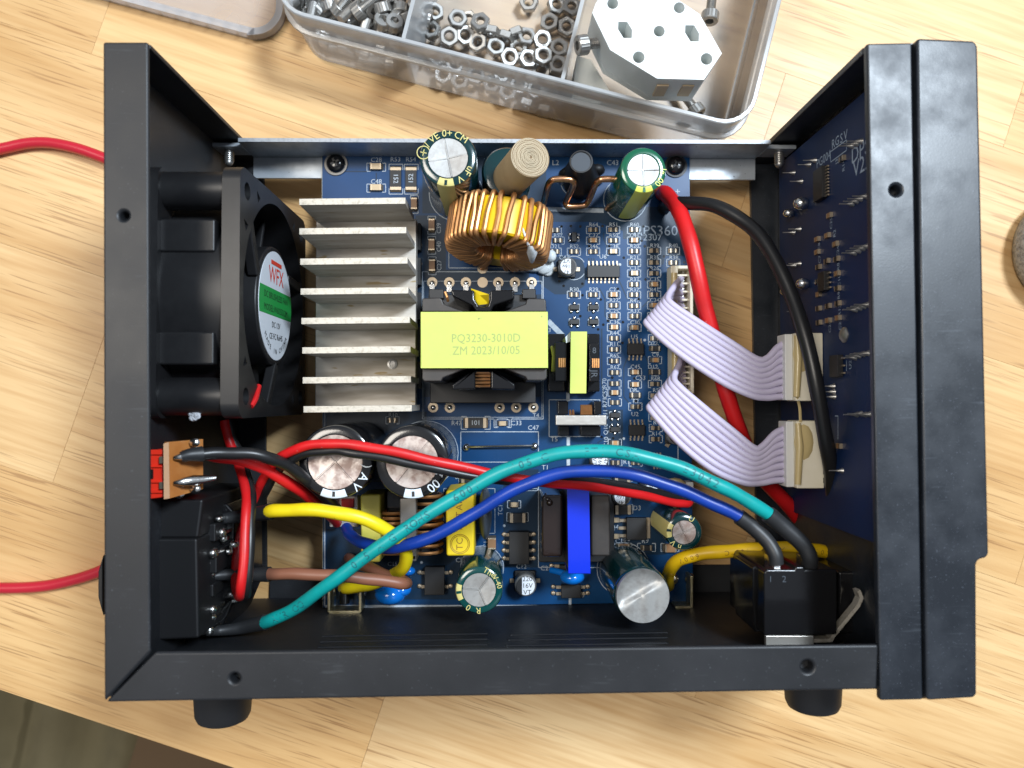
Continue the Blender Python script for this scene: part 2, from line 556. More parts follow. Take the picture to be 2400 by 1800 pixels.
def wood():
    m = bpy.data.materials.new('rubberwood')
    m.use_nodes = True
    nt = m.node_tree
    N, L = nt.nodes, nt.links
    b = N['Principled BSDF']
    b.inputs['Roughness'].default_value = 0.48
    b.inputs['Coat Weight'].default_value = 0.12
    b.inputs['Coat Roughness'].default_value = 0.3
    tc = N.new('ShaderNodeTexCoord')
    oi = N.new('ShaderNodeObjectInfo')
    off = N.new('ShaderNodeVectorMath')
    off.operation = 'SCALE'
    off.inputs[0].default_value = (3.1, 5.7, 9.3)
    L.new(oi.outputs['Random'], off.inputs['Scale'])
    ad = N.new('ShaderNodeVectorMath')
    L.new(tc.outputs['Object'], ad.inputs[0])
    L.new(off.outputs[0], ad.inputs[1])
    def layer(sc, scale, detail, lo, hi, dist=0.0):
        mp = N.new('ShaderNodeMapping')
        mp.inputs['Scale'].default_value = sc
        L.new(ad.outputs[0], mp.inputs[0])
        n = N.new('ShaderNodeTexNoise')
        n.inputs['Scale'].default_value = scale
        n.inputs['Detail'].default_value = detail
        n.inputs['Distortion'].default_value = dist
        L.new(mp.outputs[0], n.inputs['Vector'])
        r = N.new('ShaderNodeMapRange')
        r.inputs[1].default_value, r.inputs[2].default_value = lo, hi
        L.new(n.outputs[0], r.inputs[0])
        return r.outputs[0]
    def mix(fac, a, bcol):
        mx = N.new('ShaderNodeMix')
        mx.data_type = 'RGBA'
        L.new(fac, mx.inputs['Factor'])
        if isinstance(a, tuple):
            mx.inputs['A'].default_value = (*a, 1)
        else:
            L.new(a, mx.inputs['A'])
        if isinstance(bcol, tuple):
            mx.inputs['B'].default_value = (*bcol, 1)
        else:
            L.new(bcol, mx.inputs['B'])
        return mx.outputs['Result']
    rr = N.new('ShaderNodeMapRange')
    rr.inputs[1].default_value, rr.inputs[2].default_value = 0.0, 1.0
    L.new(oi.outputs['Random'], rr.inputs[0])
    base = mix(rr.outputs[0], (0.72, 0.455, 0.195), (0.79, 0.565, 0.30))
    bands = layer((0.12, 1, 1), 30, 5, 0.40, 0.68, 0.9)
    base = mix(bands, base, (0.585, 0.345, 0.135))
    fine = layer((0.05, 1, 1), 520, 3, 0.42, 0.72)
    mul = N.new('ShaderNodeMath')
    mul.operation = 'MULTIPLY'
    mul.inputs[1].default_value = 0.55
    L.new(fine, mul.inputs[0])
    base = mix(mul.outputs[0], base, (0.50, 0.26, 0.085))
    # short dark pores that come in drifts
    pores = layer((0.03, 1, 1), 1500, 1.5, 0.585, 0.65)
    drift = layer((0.25, 1, 1), 50, 2, 0.40, 0.56)
    pm = N.new('ShaderNodeMath')
    pm.operation = 'MULTIPLY'
    L.new(pores, pm.inputs[0])
    L.new(drift, pm.inputs[1])
    p2 = N.new('ShaderNodeMath')
    p2.operation = 'MULTIPLY'
    p2.inputs[1].default_value = 0.55
    L.new(pm.outputs[0], p2.inputs[0])
    base = mix(p2.outputs[0], base, (0.25, 0.105, 0.03))
    L.new(base, b.inputs['Base Color'])
    bp = N.new('ShaderNodeBump')
    bp.inputs['Strength'].default_value = 0.15
    bp.inputs['Distance'].default_value = 0.0002
    L.new(fine, bp.inputs['Height'])
    L.new(bp.outputs[0], b.inputs['Normal'])
    MATS['wood'] = m
wood()
# ------------------------------------------------------------------ bench top and floor
A = math.radians(-18.6)
UB, VB = Vector((math.cos(A), math.sin(A), 0)), Vector((-math.sin(A), math.cos(A), 0))
edge0 = P(0, 1617, 0)
bench = empty('workbench_top', edge0, 'honey coloured wooden bench top of glued staves under everything', 'table')
rows = [(-260, -90, 116, 330, 520), (-280, -6, 210, 400, 560), (-240, 60, 297, 520), (-260, -40, 175, 420, 600), (-250, 40, 250, 560),
        (-300, -60, 190, 520), (-300, 20, 300, 560), (-300, 120, 520)]
W = 67.0
for k, ends in enumerate(rows):
    for a, b in zip(ends, ends[1:]):
        if (a, b) == (-300, -300):
            continue
        L_ = b - a - 0.06
        g = G().box((0, 0, -12), (L_, W - 0.05, 24))
        c = edge0 + UB * ((a + b) / 2) + VB * (W * (k + 0.5))
        o = g.obj('stave', 'wood', bench, org=(0, 0, 0), bevel=0.05, seg=1)
        o.location = (c - edge0) * MM
        o.rotation_euler = (0, 0, A)
        o.data.name = 'stave'
G().box((0, 0, -405), (2400, 2400, 10)).obj('floor', 'carpet', kind='structure')
# a rumpled olive cloth and a dark carton lying under the bench edge
cl = G()
nx, ny = 40, 10
cvs, cfs = [], []
for j in range(ny + 1):
    for i in range(nx + 1):
        x = -520 + i * 8.6
        y = -330 + j * 26
        cvs.append((x + j * 6, y, -390 + 9 * math.sin(i * 0.85 + j * 0.12) + 3 * math.sin(i * 0.31)))
for j in range(ny):
    for i in range(nx):
        a = j * (nx + 1) + i
        cfs.append((a, a + 1, a + nx + 2, a + nx + 1))
cl.add(cvs, cfs)
cloth = cl.obj('folded_cloth', 'cloth_olive', smooth=80, fix=False, label='pale olive folded cloth on the floor below the bench corner', category='cloth')
sol = cloth.modifiers.new('thick', 'SOLIDIFY')
sol.thickness = 0.002
ct = G().ppx([(330, 1700), (700, 1790), (640, 2000), (250, 1960)], -320, -399)
ct.obj('dark_carton', 'cardboard_dark', bevel=1.5, label='dark brown carton on the floor under the bench edge', category='carton')

# ------------------------------------------------------------------ the clear parts box and its lid
AB = math.radians(-14.2)
UX, VX = Vector((math.cos(AB), math.sin(AB), 0)), Vector((-math.sin(AB), math.cos(AB), 0))
bo = P(706, 135, 0)               # front left corner of the base
BL, BD = 139.0, 92.0
def rrect(off, rad=9.0, n=6):
    pts = []
    r = max(rad + off, 0.6)
    for cx, cy, a0 in ((BL - rad, rad, -90), (BL - rad, BD - rad, 0), (rad, BD - rad, 90), (rad, rad, 180)):
        for i in range(n + 1):
            a = math.radians(a0 + 90 * i / n)
            pts.append((cx + r * math.cos(a), cy + r * math.sin(a)))
    return pts
def bp3(u, v, z):
    return bo + UX * u + VX * v + Vector((0, 0, z))
def loft(g, prof, closed=False):
    base = len(g.v)
    n = len(rrect(0))
    for off, z in prof:
        g.v += [bp3(u, v, z) for u, v in rrect(off)]
    for j in range(len(prof) - 1):
        for i in range(n):
            g.f.append((base + j * n + i, base + j * n + (i + 1) % n, base + (j + 1) * n + (i + 1) % n, base + (j + 1) * n + i))
    return g
box = G()
loft(box, [(-1.4, 0.5), (-0.3, 1.4), (0.0, 3.0), (0.0, 21.0)])
n_ = len(rrect(0))
box.v += [bp3(u, v, 0.5) for u, v in rrect(-1.4)]
box.f.append(tuple(range(len(box.v) - n_, len(box.v))))
box_o = box.obj('parts_box', 'milky_box', smooth=50, fix=False, label='milky clear plastic box holding nuts and screws behind the case', category='box')
loft(G(), [(0.0, 21.0), (1.3, 21.0), (1.5, 21.6), (1.3, 22.4), (0.1, 22.6), (0.5, 31.6), (0.2, 32.0), (-0.7, 32.0), (-1.0, 31.4), (-1.2, 22.0)]).obj('rim', 'milky_rim', box_o, smooth=35, fix=False)
for u in (37.5, 84.5):
    d = G()
    M3 = Matrix((UX, VX, Vector((0, 0, 1)))).transposed()
    d.box(bp3(u, BD / 2, 15), (1.1, BD - 1.6, 28.5), m=M3)
    d.obj('divider', 'milky_rim', box_o)

# lid lying to the left of the box
lid_out = [(120, -39), (300, 9), (450, 49)] + [(600 + 66 * math.cos(math.radians(t)), 20 + 66 * math.sin(math.radians(t))) for t in range(104, -1, -13)] + [(667, -30), (668, -80)]
lg = G()
lw = spline([P(x, y, 3.0) for x, y in lid_out], 4)
lg.prism(lw, 0.4, 1.4)
lid = lg.obj('box_lid', 'milky_lid', label='translucent plastic box lid lying beside the clear box', category='lid')
cen = sum(lw, Vector()) / len(lw)
lr = G()
inner = []
for i, p in enumerate(lw):
    t_ = (lw[min(i + 1, len(lw) - 1)] - lw[max(i - 1, 0)]).normalized()
    n1 = Vector((-t_.y, t_.x, 0))
    inner.append(p + n1 * (2.2 if n1.dot(cen - p) > 0 else -2.2))
nn = len(lw)
for i in range(nn - 1):
    a, b, c, d = lw[i], lw[i + 1], inner[i + 1], inner[i]
    lr.prism([a, b, c, d], 1.45, 4.5)
lr.obj('lid_rim', 'milky_lid_rim', lid)

# nuts
def nut_mesh():
    g = G()
    R_, r_, h = 3.15, 1.45, 2.3
    n = 24
    vs = []
    for z, k in ((0, 0.93), (0.25, 1), (h - 0.25, 1), (h, 0.93)):
        for i in range(n):
            a = 2 * math.pi * i / n
            hexr = R_ * math.cos(math.pi / 6) / math.cos((a % (math.pi / 3)) - math.pi / 6)
            rr = min(hexr, R_ * (0.955 if k < 1 else 1.0)) * (k if k < 1 else 1)
            vs.append((rr * math.cos(a), rr * math.sin(a), z))
    for z, r in ((h, r_ + 0.35), (h - 0.3, r_), (0.3, r_), (0, r_ + 0.35)):
        for i in range(n):
            a = 2 * math.pi * i / n
            vs.append((r * math.cos(a), r * math.sin(a), z))
    fs = []
    for j in range(8):
        j2 = (j + 1) % 8
        for i in range(n):
            fs.append((j * n + i, j * n + (i + 1) % n, j2 * n + (i + 1) % n, j2 * n + i))
    g.add(vs, fs)
    return g
nut_px = [(1072, 50, 6), (1100, 52, 4), (1126, 58, 7), (1153, 68, 6), (1053, 88, 6), (1090, 86, 4), (1122, 104, 4), (1160, 116, 4), (1194, 137, 4), (1233, 92, 4),
          (1270, 97, 5), (1309, 117, 5), (1235, 143, 6), (1272, 135, 7), (1307, 157, 6), (1214, 120, 3), (1268, 168, 3), (1187, 80, 5), (1205, 72, 5),
          (1018, 34, 3), (1012, 76, 3), (1042, 180, 3), (1080, 195, 3), (1116, 182, 3), (1155, 203, 3), (1190, 222, 3), (1216, 200, 3), (1236, 238, 3), (1276, 252, 3),
          (1302, 18, 3), (1289, 58, 3), (1326, 66, 3), (1338, 22, 3), (1255, 215, 3), (1293, 226, 3), (1028, 140, 3), (1066, 152, 3), (1175, 175, 3), (1240, 10, 3)]
side = {3: 0, 18: 1, 17: 1, 27: 1, 28: 1}
nut0 = None
ORD = ['first', 'second', 'third', 'fourth', 'fifth', 'sixth', 'seventh', 'eighth', 'ninth', 'tenth', 'eleventh', 'twelfth', 'thirteenth', 'fourteenth', 'fifteenth']
def rowed(items, key):
    rows_ = {}
    for i, it in enumerate(items):
        rows_.setdefault(key(i, it), []).append(i)
    out = {}
    for r, ids in rows_.items():
        for k, i in enumerate(sorted(ids, key=lambda q: items[q][0])):
            out[i] = (r, ORD[k])
    return out
def nut_row(i, it):
    x, y, z = it
    if i in side:
        return 'on edge'
    line = y - 0.253 * (x - 1000)
    return 'front' if line > 130 else ('middle' if line > 72 else 'back')
nr_ = rowed(nut_px, nut_row)
NL = {'on edge': 'steel hex nut standing on edge in the clear box, %s from the left', 'front': 'steel hex nut seen through the front wall of the box, %s from the left',
      'middle': 'steel hex nut in the middle row of the open compartment, %s from the left', 'back': 'steel hex nut at the back of the nut compartment, %s from the left'}
for i, (x, y, z) in enumerate(nut_px):
    if nut0 is None:
        nut0 = nut_mesh().obj('hex_nut', 'steel', smooth=28, org=(0, 0, 0), category='nut', group='hex nuts in the clear box')
        o = nut0
    else:
        o = nut0.copy()
        COL.objects.link(o)
    o['label'] = NL[nr_[i][0]] % nr_[i][1]
    o.location = P(x, y, z) * MM
    o.rotation_euler = (RND.uniform(-.2, .2), RND.uniform(-.2, .2), RND.uniform(0, 6.28)) if i not in side else (math.radians(88), 0, RND.uniform(-.6, .4))
# socket head screws
def screw_parts():
    h = G()
    n = 40
    prof = [(2.55, 0), (2.75, 0.25), (2.75, 2.7), (2.5, 3.0)]
    vs = []
    for r, z in prof:
        for i in range(n):
            a = 2 * math.pi * i / n
            k = 1.0 - (0.035 if (i % 2 and 0.2 < z < 2.8) else 0)
            vs.append((r * k * math.cos(a), r * k * math.sin(a), z))
    m = len(prof)
    for z in (3.0, 1.4):
        for i in range(n):
            a = 2 * math.pi * i / n
            hexr = 1.25 / math.cos((a % (math.pi / 3)) - math.pi / 6)
            vs.append((hexr * math.cos(a), hexr * math.sin(a), z))
    fs = []
    for j in range(m + 1):
        for i in range(n):
            fs.append((j * n + i, j * n + (i + 1) % n, (j + 1) * n + (i + 1) % n, (j + 1) * n + i))
    fs.append(tuple(range(n))[::-1])
    fs.append(tuple((m + 1) * n + i for i in range(n)))
    h.add(vs, fs)
    s = G()
    prof = []
    z = 0.0
    while z > -9.0:
        prof += [(1.5, z), (1.22, z - 0.25)]
        z -= 0.5
    s.lathe(prof[::-1] and [(r, zz) for r, zz in prof], (0, 0, 0), n=12)
    return h, s
scr0 = None
def place_screw(p, rot, label, group):
    global scr0
    if scr0 is None:
        h, s = screw_parts()
        scr0 = h.obj('socket_head_screw', 'steel', smooth=28, org=(0, 0, 0), fix=False, category='screw')
        s.obj('shank', 'steel', scr0, smooth=20, org=(0, 0, 0))
        o = scr0
        ch = None
    else:
        o = scr0.copy()
        COL.objects.link(o)
        for c in scr0.children:
            k = c.copy()
            COL.objects.link(k)
            k.parent = o
    o.location = p * MM
    o.rotation_euler = rot
    o['label'] = label
    o['category'] = 'screw'
    if group:
        o['group'] = group
    elif 'group' in o:
        del o['group']
    return o
SCR = [(700, 8, 8), (735, 12, 9), (770, 5, 9), (800, 15, 10), (838, 8, 10), (872, 14, 10), (905, 6, 10), (940, 14, 9), (968, 22, 9), (752, 32, 7), (790, 36, 8),
       (828, 40, 8), (862, 44, 8), (893, 46, 8), (922, 40, 9), (955, 52, 8), (925, 62, 7), (960, 76, 6), (880, 66, 6), (900, 30, 11), (985, 40, 6), (850, 20, 12),
       (778, 78, 4), (798, 104, 3), (835, 112, 3), (868, 128, 3), (905, 118, 4), (930, 140, 3), (812, 88, 5), (860, 92, 5), (775, 98, 3), (905, 148, 3), (945, 110, 4), (725, 40, 6), (895, 58, 10), (923, 62, 10)]
sr_ = rowed(SCR, lambda i, it: 'upright' if i > 33 else ('front' if it[1] - 0.253 * (it[0] - 850) > 78 else ('middle' if it[1] - 0.2 * (it[0] - 850) > 28 else 'back')))
SL = {'upright': 'socket head screw standing head up in the heap, %s from the left', 'front': 'socket head screw seen through the front wall of the box, %s from the left',
      'middle': 'socket head screw in the middle of the heap, %s from the left', 'back': 'socket head screw along the top of the heap, %s from the left'}
for i, (x, y, z) in enumerate(SCR):
    rot = (math.radians(RND.uniform(55, 125)), RND.uniform(-.4, .4), RND.uniform(0, 6.28)) if i < 34 else (RND.uniform(-.3, .3), RND.uniform(-.3, .3), 0)
    if sr_[i][0] == 'front':
        rot = (math.radians(90), 0, math.radians(RND.choice((-104, 76)) + RND.uniform(-14, 14)))
    place_screw(P(x, y, z), rot, SL[sr_[i][0]] % sr_[i][1], 'screws in the clear box')
place_screw(P(1665, 30, 12), (math.radians(82), 0, math.radians(-8)), 'steel socket head screw lying along the right wall of the box', None)

# white printed plate standing in the right compartment
zt, zb = 42, 27
outl = [P(x, y, zt) for x, y in [(1396, 8), (1388, 30), (1430, 117), (1540, 184), (1650, 187), (1692, 125), (1640, 33), (1585, -4), (1480, -40), (1410, -14)]]
holes = []
for x, y, r in ((1436, 8, 1.5), (1592, 18, 1.5), (1545, 73, 1.5), (1497, 134, 1.6), (1656, 138, 1.6)):
    p = P(x, y, zt)
    holes.append(circle(p.x, p.y, r, 14))
for x, y in ((1465, 70), (1622, 78)):
    p = P(x, y, zt)
    hx = [(p.x - 1.8, p.y + 2.2), (p.x + 0.6, p.y + 2.2), (p.x + 1.9, p.y), (p.x + 1.8, p.y - 2.2), (p.x - 0.4, p.y - 2.2), (p.x - 1.9, p.y + 0.2)]
    holes.append(hx)
pl = G()
pl.plate([(p.x, p.y) for p in outl], holes, zb + 3, zt)
pl.prism([(p.x, p.y) for p in outl], zb, zb + 2.9)
plate = pl.obj('printed_block', 'plate_white', bevel=0.4, label='white octagonal plastic block with holes sticking out of the box', category='block')
wn = G()
for x in (1560, 1620):
    a = P(x, 196, zt - 3)
    wn.box((a.x - 0.6, P(x, 187, zt).y - 0.05, zt - 7), (3.2, 0.5, 7))
wn.obj('side_slot', 'ceramic_beige', plate)
place_screw(P(1376, 104, 36), (0, math.radians(-78), math.radians(14)), 'socket head screw driven into the edge of the white octagonal block', None)
pl2 = G()
pl2.ppx([(1352, 130), (1385, 140), (1430, 215), (1400, 250), (1340, 235)], 20, 1.5)
pl2.obj('plastic_wedge', 'plate_white', label='white plastic piece under the octagonal block inside the box', category='plastic piece')
place_screw(P(1625, 252, 6), (math.radians(80), 0.2, math.radians(30)), 'screw at the right front corner inside the clear box', None)

# red test lead and felt pouch beside the case
lead = path([(420, 470, 3), (300, 395, 3), (238, 368, 3), (170, 345, 3), (100, 334, 2.4), (30, 343, 2), (-60, 375, 2), (-230, 500, 2), (-320, 860, 2), (-240, 1240, 2),
             (-70, 1372, 2), (0, 1378, 2), (90, 1375, 2), (160, 1362, 2.4), (235, 1338, 3), (330, 1290, 4)], 8)
G().tube(lead, 1.75, 12).obj('red_cable', 'cable_red', smooth=True, label='red rubber cable looping over the bench from behind the case', category='cable')
fp = G()
fc = P(2474, 592, 0)
fp.lathe([(0, 0), (13, 0), (15.3, 1.5), (16.2, 5), (15.6, 9), (13.6, 11.8), (10, 13), (0, 13.4)], (0, 0, 0), n=40)
for v in fp.v:
    v.y *= 1.12
    v += fc
felt = fp.obj('felt_pouch', 'felt_grey', smooth=60, label='grey felt pouch at the edge of the bench', category='pouch')
fp2 = G().lathe([(13.9, 11.9), (11, 13.2), (8, 13.8), (0, 14)], (0, 0, 0), n=40)
for v in fp2.v:
    v.y *= 1.12
    v += fc
fp2.obj('felt_top', 'felt_light', felt, smooth=60)

# ------------------------------------------------------------------ the open case
ZL = 82.0
XB = -86.0
case = empty('power_supply_case', P(1180, 1500, 0), 'black metal power supply case lying open on its side on the bench', 'case')
def hole_at(px, py, r=1.15, z=ZL):
    p = P(px, py, z)
    return circle(p.x, p.y, r, 18)
def dimple(px, py, m, parent, z=ZL, r=0.95):
    p = P(px, py, z)
    g = G()
    g.lathe([(r + 0.72, 0.0), (r + 0.45, -0.08), (r + 0.15, -0.35), (r, -0.75), (r - 0.02, -3.0), (0.0, -3.0)], p, n=24, caps=False)
    g.obj('screw_hole', m, parent, smooth=50, fix=False)
def dimple_ring(px, py, r):
    p = P(px, py, ZL)
    return circle(p.x, p.y, r, 24)
# rear panel: wall, far lip, upper lip, and near lip with its screw hole
tl, tr_, br_, bl_ = P(240, 97, ZL), P(347, 97, ZL), P(352, 1528, ZL), P(243, 1646, ZL)
rp = G()
rp.prism([(tl.x, tl.y), (tl.x + 1.2, tl.y), (bl_.x + 1.2, bl_.y + 0.6), (bl_.x, bl_.y + 0.6)], 0.8, ZL - 1.25)
rp.prism([(tl.x, tl.y), (tr_.x, tr_.y), (tr_.x, tr_.y - 1.1), (tl.x, tl.y - 1.1)], 1.8, ZL - 1.25)
rp.prism([(tl.x, tl.y), (tr_.x, tr_.y), (br_.x, br_.y), (bl_.x, bl_.y)], 0.3, 1.4)
rear = rp.obj('rear_panel', 'black_steel', case, bevel=0.3)
def h3(px, py, r):
    p = P(px, py, ZL)
    return (p.x, p.y, r)
lo_ = G().prism([(tl.x, tl.y), (tr_.x, tr_.y), (br_.x, br_.y), (bl_.x, bl_.y)], ZL - 1.2, ZL).obj('rear_lip', 'black_steel', rear, bevel=0.7)
cut(lo_, [h3(290, 505, 1.6)], ZL - 4, ZL + 3)
dimple(290, 505, 'black_steel', rear)
# bottom panel
b0, b1, b2, b3 = P(246, 1647, ZL), P(2056, 1617, ZL), P(2060, 1511, ZL), P(362, 1529, ZL)
bpn = G()
bpn.prism([(b0.x + 1, b0.y + 1.2), (b1.x, b1.y + 1.2), (b1.x, b1.y), (b0.x + 1, b0.y)], 0.8, ZL - 1.25)
bpn.prism([(b0.x + 10, b0.y + 0.02), (b1.x, b1.y + 0.02), (b2.x, b2.y), (b3.x, b3.y)], 0.3, 1.3)
bott = bpn.obj('bottom_panel', 'black_steel', case, bevel=0.3)
lo_ = G().prism([(b0.x, b0.y), (b1.x, b1.y), (b2.x, b2.y), (b3.x, b3.y)], ZL - 1.2, ZL).obj('bottom_lip', 'black_steel', bott, bevel=0.6)
cut(lo_, [h3(550, 1590, 1.6), h3(1893, 1563, 1.9)], ZL - 4, ZL + 3)
dimple(550, 1590, 'black_steel', bott)
dimple(1893, 1563, 'black_steel', bott, r=1.25)
def wall_pt(px, py):
    """point on the inner face of the bottom panel"""
    d = ray(px, py)
    a, b = b0 + Vector((1, 1.2, 0)), b1 + Vector((0, 1.2, 0))
    nrm = Vector((-(b.y - a.y), b.x - a.x, 0))
    t = (a - CL).dot(nrm) / d.dot(nrm)
    return CL + d * t
for (x0, x1, ys) in ((758, 1142, (1490, 1503, 1516)), (1198, 1565, (1487, 1499, 1512))):
    for k, y in enumerate(ys):
        g = G()
        a, b = wall_pt(x0 - 5 * k, y + 1), wall_pt(x1, y - 3)
        b.z = a.z
        a.y -= 0.28
        b.y -= 0.28
        g.cyl(a, b, 0.5, n=10)
        g.ball(a, 0.55, 8)
        g.obj('vent_louvre', 'black_steel', bott, smooth=True)
# feet
for x0, x1, ye, nm in ((456, 590, 1706, 0), (1842, 1968, 1678, 1)):
    zc = 58.0
    c = P((x0 + x1) / 2, 1640, zc)
    yb = (b0.y if nm == 0 else b1.y) - 0.1
    e = P((x0 + x1) / 2, ye - 6, zc + 3)
    L_ = yb - e.y
    g = G().lathe([(7.3, 0), (7.2, 1), (6.5, L_ - 1.8), (5.9, L_ - 0.5), (5.0, L_), (0, L_)], (c.x, yb, zc), axis=(0, -1, 0), n=36)
    g.obj('foot', 'black_rubber', case, smooth=35)
# front frame and bezel
f0, f1, f2, f3 = P(2032, 101, ZL), P(2138, 99, ZL), P(2164, 1641, ZL), P(2063, 1643, ZL)
fr = G()
ff = [(f0.x, f0.y), (f1.x, f1.y), (f2.x, f2.y), (f3.x, f3.y)]
frame = G().prism(ff, ZL - 2.0, ZL).obj('front_frame', 'bezel_plastic', case, bevel=0.5)
cut(frame, [h3(2100, 445, 1.8)], ZL - 5, ZL + 3)
dimple(2100, 445, 'bezel_plastic', frame, r=1.15)
fw = G()
fw.prism([(f0.x, f0.y), (f1.x + 2, f1.y), (f1.x + 2, f1.y - 1.6), (f0.x, f0.y - 1.6)], 0.5, ZL - 2.0)
fw.obj('frame_wall', 'bezel_plastic', frame, bevel=0.3)
fw = G()
fw.prism([(f0.x + 9.3, f0.y - 1.7), (f0.x + 10.8, f0.y - 1.7), (f3.x + 8.4, f3.y), (f3.x + 6.9, f3.y)], 0.5, ZL - 2.05)
fw.prism([(f3.x - 2.4, f3.y + 2.2), (f2.x - 0.3, f2.y + 0.1), (f2.x - 0.3, f2.y + 1.7), (f3.x - 2.4, f3.y + 3.8)], 0.5, ZL - 2.05)
fw.prism([(f0.x + 0.4, f0.y - 1.7), (f0.x + 9.2, f0.y - 1.7), (f3.x + 7, f3.y + 4), (f3.x + 0.4, f3.y + 4)], 0.4, 2.0)
fw.obj('frame_wall', 'bezel_plastic', frame)
gv = G()
gv.ppx([(2120, 102), (2165, 100), (2188, 1636), (2143, 1638)], ZL - 1.8, 0.5)
gv.obj('frame_groove', 'black_gloss', frame)
bz = [(2149, 96), (2152, 88), (2280, 94), (2289, 98), (2293, 110), (2319, 1296), (2316, 1305), (2310, 1309), (2300, 1311), (2293, 1316), (2290, 1324), (2291, 1626), (2287, 1634), (2280, 1637), (2176, 1643), (2172, 1636)]
bez = G().ppx(bz, ZL + 0.8, 0.3).obj('front_bezel', 'bezel_plastic', case, bevel=0.8)
# mounting rail: web, foot flange, end tabs, two bolts
rail = G()
r0, r1 = P(510, 330, 27), P(1842, 322, 27)
w0, w1 = P(556, 327, 27), P(1808, 321, 27)
yr = 74.6
rail.box(((w0.x + w1.x) / 2, yr + 0.6, 19.2), (w1.x - w0.x, 1.2, 14.6))
e0 = P(753, 418, 12.8)
rail.box(((w0.x + w1.x) / 2, (yr + e0.y) / 2, 12.3), (w1.x - w0.x, yr - e0.y, 1.0))
rail.box((w0.x - 4.5, yr + 0.6, 18.5), (9, 1.2, 8))
rail.box((w1.x + 4.5, yr + 0.6, 18.5), (9, 1.2, 8))
rail_o = rail.obj('mounting_rail', 'galvanised', case, bevel=0.15)
G().box(((w0.x + w1.x) / 2, yr + 0.6, 26.56), (w1.x - w0.x - 0.2, 1.1, 0.12)).obj('rail_edge', 'rail_cut', rail_o)
for px in (537, 1826):
    p = P(px, 362, 19)
    g = G().cyl((p.x, yr - 0.02, 19), (p.x, yr - 3.6, 19), 1.3, n=14)
    for k in range(5):
        g.lathe([(1.3, 0), (1.55, 0.18), (1.3, 0.36)], (p.x, yr - 0.6 - 0.6 * k, 19), axis=(0, -1, 0), n=14)
    g.ball((p.x, yr - 3.5, 19), 1.25, 10)
    g.obj('bolt', 'steel', rail_o, smooth=45)

# ------------------------------------------------------------------ fan
fy0, fy1, fz0, fz1 = P(560, 981, 65).y, P(560, 384, 65).y, 5.2, 65.0
fxr, fxl = -62.2, XB + 1.4
fcy, fcz = (fy0 + fy1) / 2, (fz0 + fz1) / 2
fan = empty('cooling_fan', (fxl, fcy, fz0), 'black square cooling fan with a white and green hub label', 'fan')
RY = Matrix(((0, 0, 1), (1, 0, 0), (0, 1, 0)))     # local (a, b, c) -> world (c, a, b)
def to_fan(g, x):
    for v in g.v:
        v.x, v.y, v.z = x + v.z, fcy + v.x, fcz + v.y
    return g
hs = (fy1 - fy0) / 2
def rsq(h, r, n=5):
    pts = []
    for cx, cy, a0 in ((h - r, -h + r, -90), (h - r, h - r, 0), (-h + r, h - r, 90), (-h + r, -h + r, 180)):
        for i in range(n + 1):
            a = math.radians(a0 + 90 * i / n)
            pts.append((cx + r * math.cos(a), cy + r * math.sin(a)))
    return pts
def flange(x0, x1):
    g = G()
    hl = [circle(0, 0, 27.6, 56)]
    for sx in (-1, 1):
        for sy in (-1, 1):
            hl.append(circle(sx * 25, sy * 25, 2.2, 14))
            a = math.atan2(sy, sx)
            for da in (-0.17, 0.17):
                c = Vector((math.cos(a + da) * 31.0, math.sin(a + da) * 31.0))
                t = Vector((math.cos(a + da), math.sin(a + da)))
                nrm = Vector((-t.y, t.x)) * (1 if da > 0 else -1)
                hl.append([tuple(c + nrm * 0.2 - t * 1.4), tuple(c + nrm * 2.6 - t * 1.2), tuple(c + nrm * 1.2 + t * 1.6)])
    g.plate(rsq(hs, 3.6), hl, 0, x1 - x0)
    return to_fan(g, x0)
ff_ = flange(fxr - 4.3, fxr).obj('flange', 'fan_plastic', fan, smooth=30)
flange(fxl, fxl + 3.0).obj('flange', 'fan_plastic', fan, smooth=30)
g = G().lathe([(27.6, 0), (29.4, 0), (29.4, fxr - fxl - 0.2), (27.65, fxr - fxl - 0.2), (27.65, 0.2)], (fxl + 0.1, fcy, fcz), axis=(1, 0, 0), n=64, caps=False)
g.obj('duct', 'fan_plastic', fan, smooth=30)
for sy in (-1, 1):
    for sz in (-1, 1):
        g = G().cyl((fxl + 3, fcy + sy * 25, fcz + sz * 25), (fxr - 4.2, fcy + sy * 25, fcz + sz * 25), 4.6, n=18)
        g.obj('corner_post', 'fan_plastic', fan, smooth=True)
for yy, w_ in ((fcy + 13.5, 8.0), (fcy - 13.5, 8.0)):
    g = G().box(((fxl + fxr) / 2 - 2, yy, fz1 - 3.2), (fxr - fxl - 9, w_, 3.5))
    g.obj('stiffener', 'fan_plastic', fan, bevel=0.6)
g = G().cyl((fxl + 4, fcy, fcz), (fxr - 0.4, fcy, fcz), 16.2, n=48)
hub = g.obj('hub', 'fan_plastic', fan, smooth=30, bevel=0.5)
g = G().cyl((fxr - 0.4, fcy, fcz), (fxr - 0.25, fcy, fcz), 14.9, n=56)
lab = g.obj('label_disc', 'label_white', hub, smooth=30)
tx = fxr - 0.19
def face_pts(yc0, yc1, r=14.9):
    pts = []
    for i in range(15):
        y = yc0 + (yc1 - yc0) * i / 14
        pts.append((y, math.sqrt(max(r * r - y * y, 0))))
    return [(tx, fcy + y, fcz + z) for y, z in pts] + [(tx, fcy + y, fcz - z) for y, z in pts[::-1]]
G().quad(*face_pts(-2.9, 4.4)).obj('green_band', 'label_green', hub, fix=False)
D_, U_ = (0, 0, -1), (0, 1, 0)
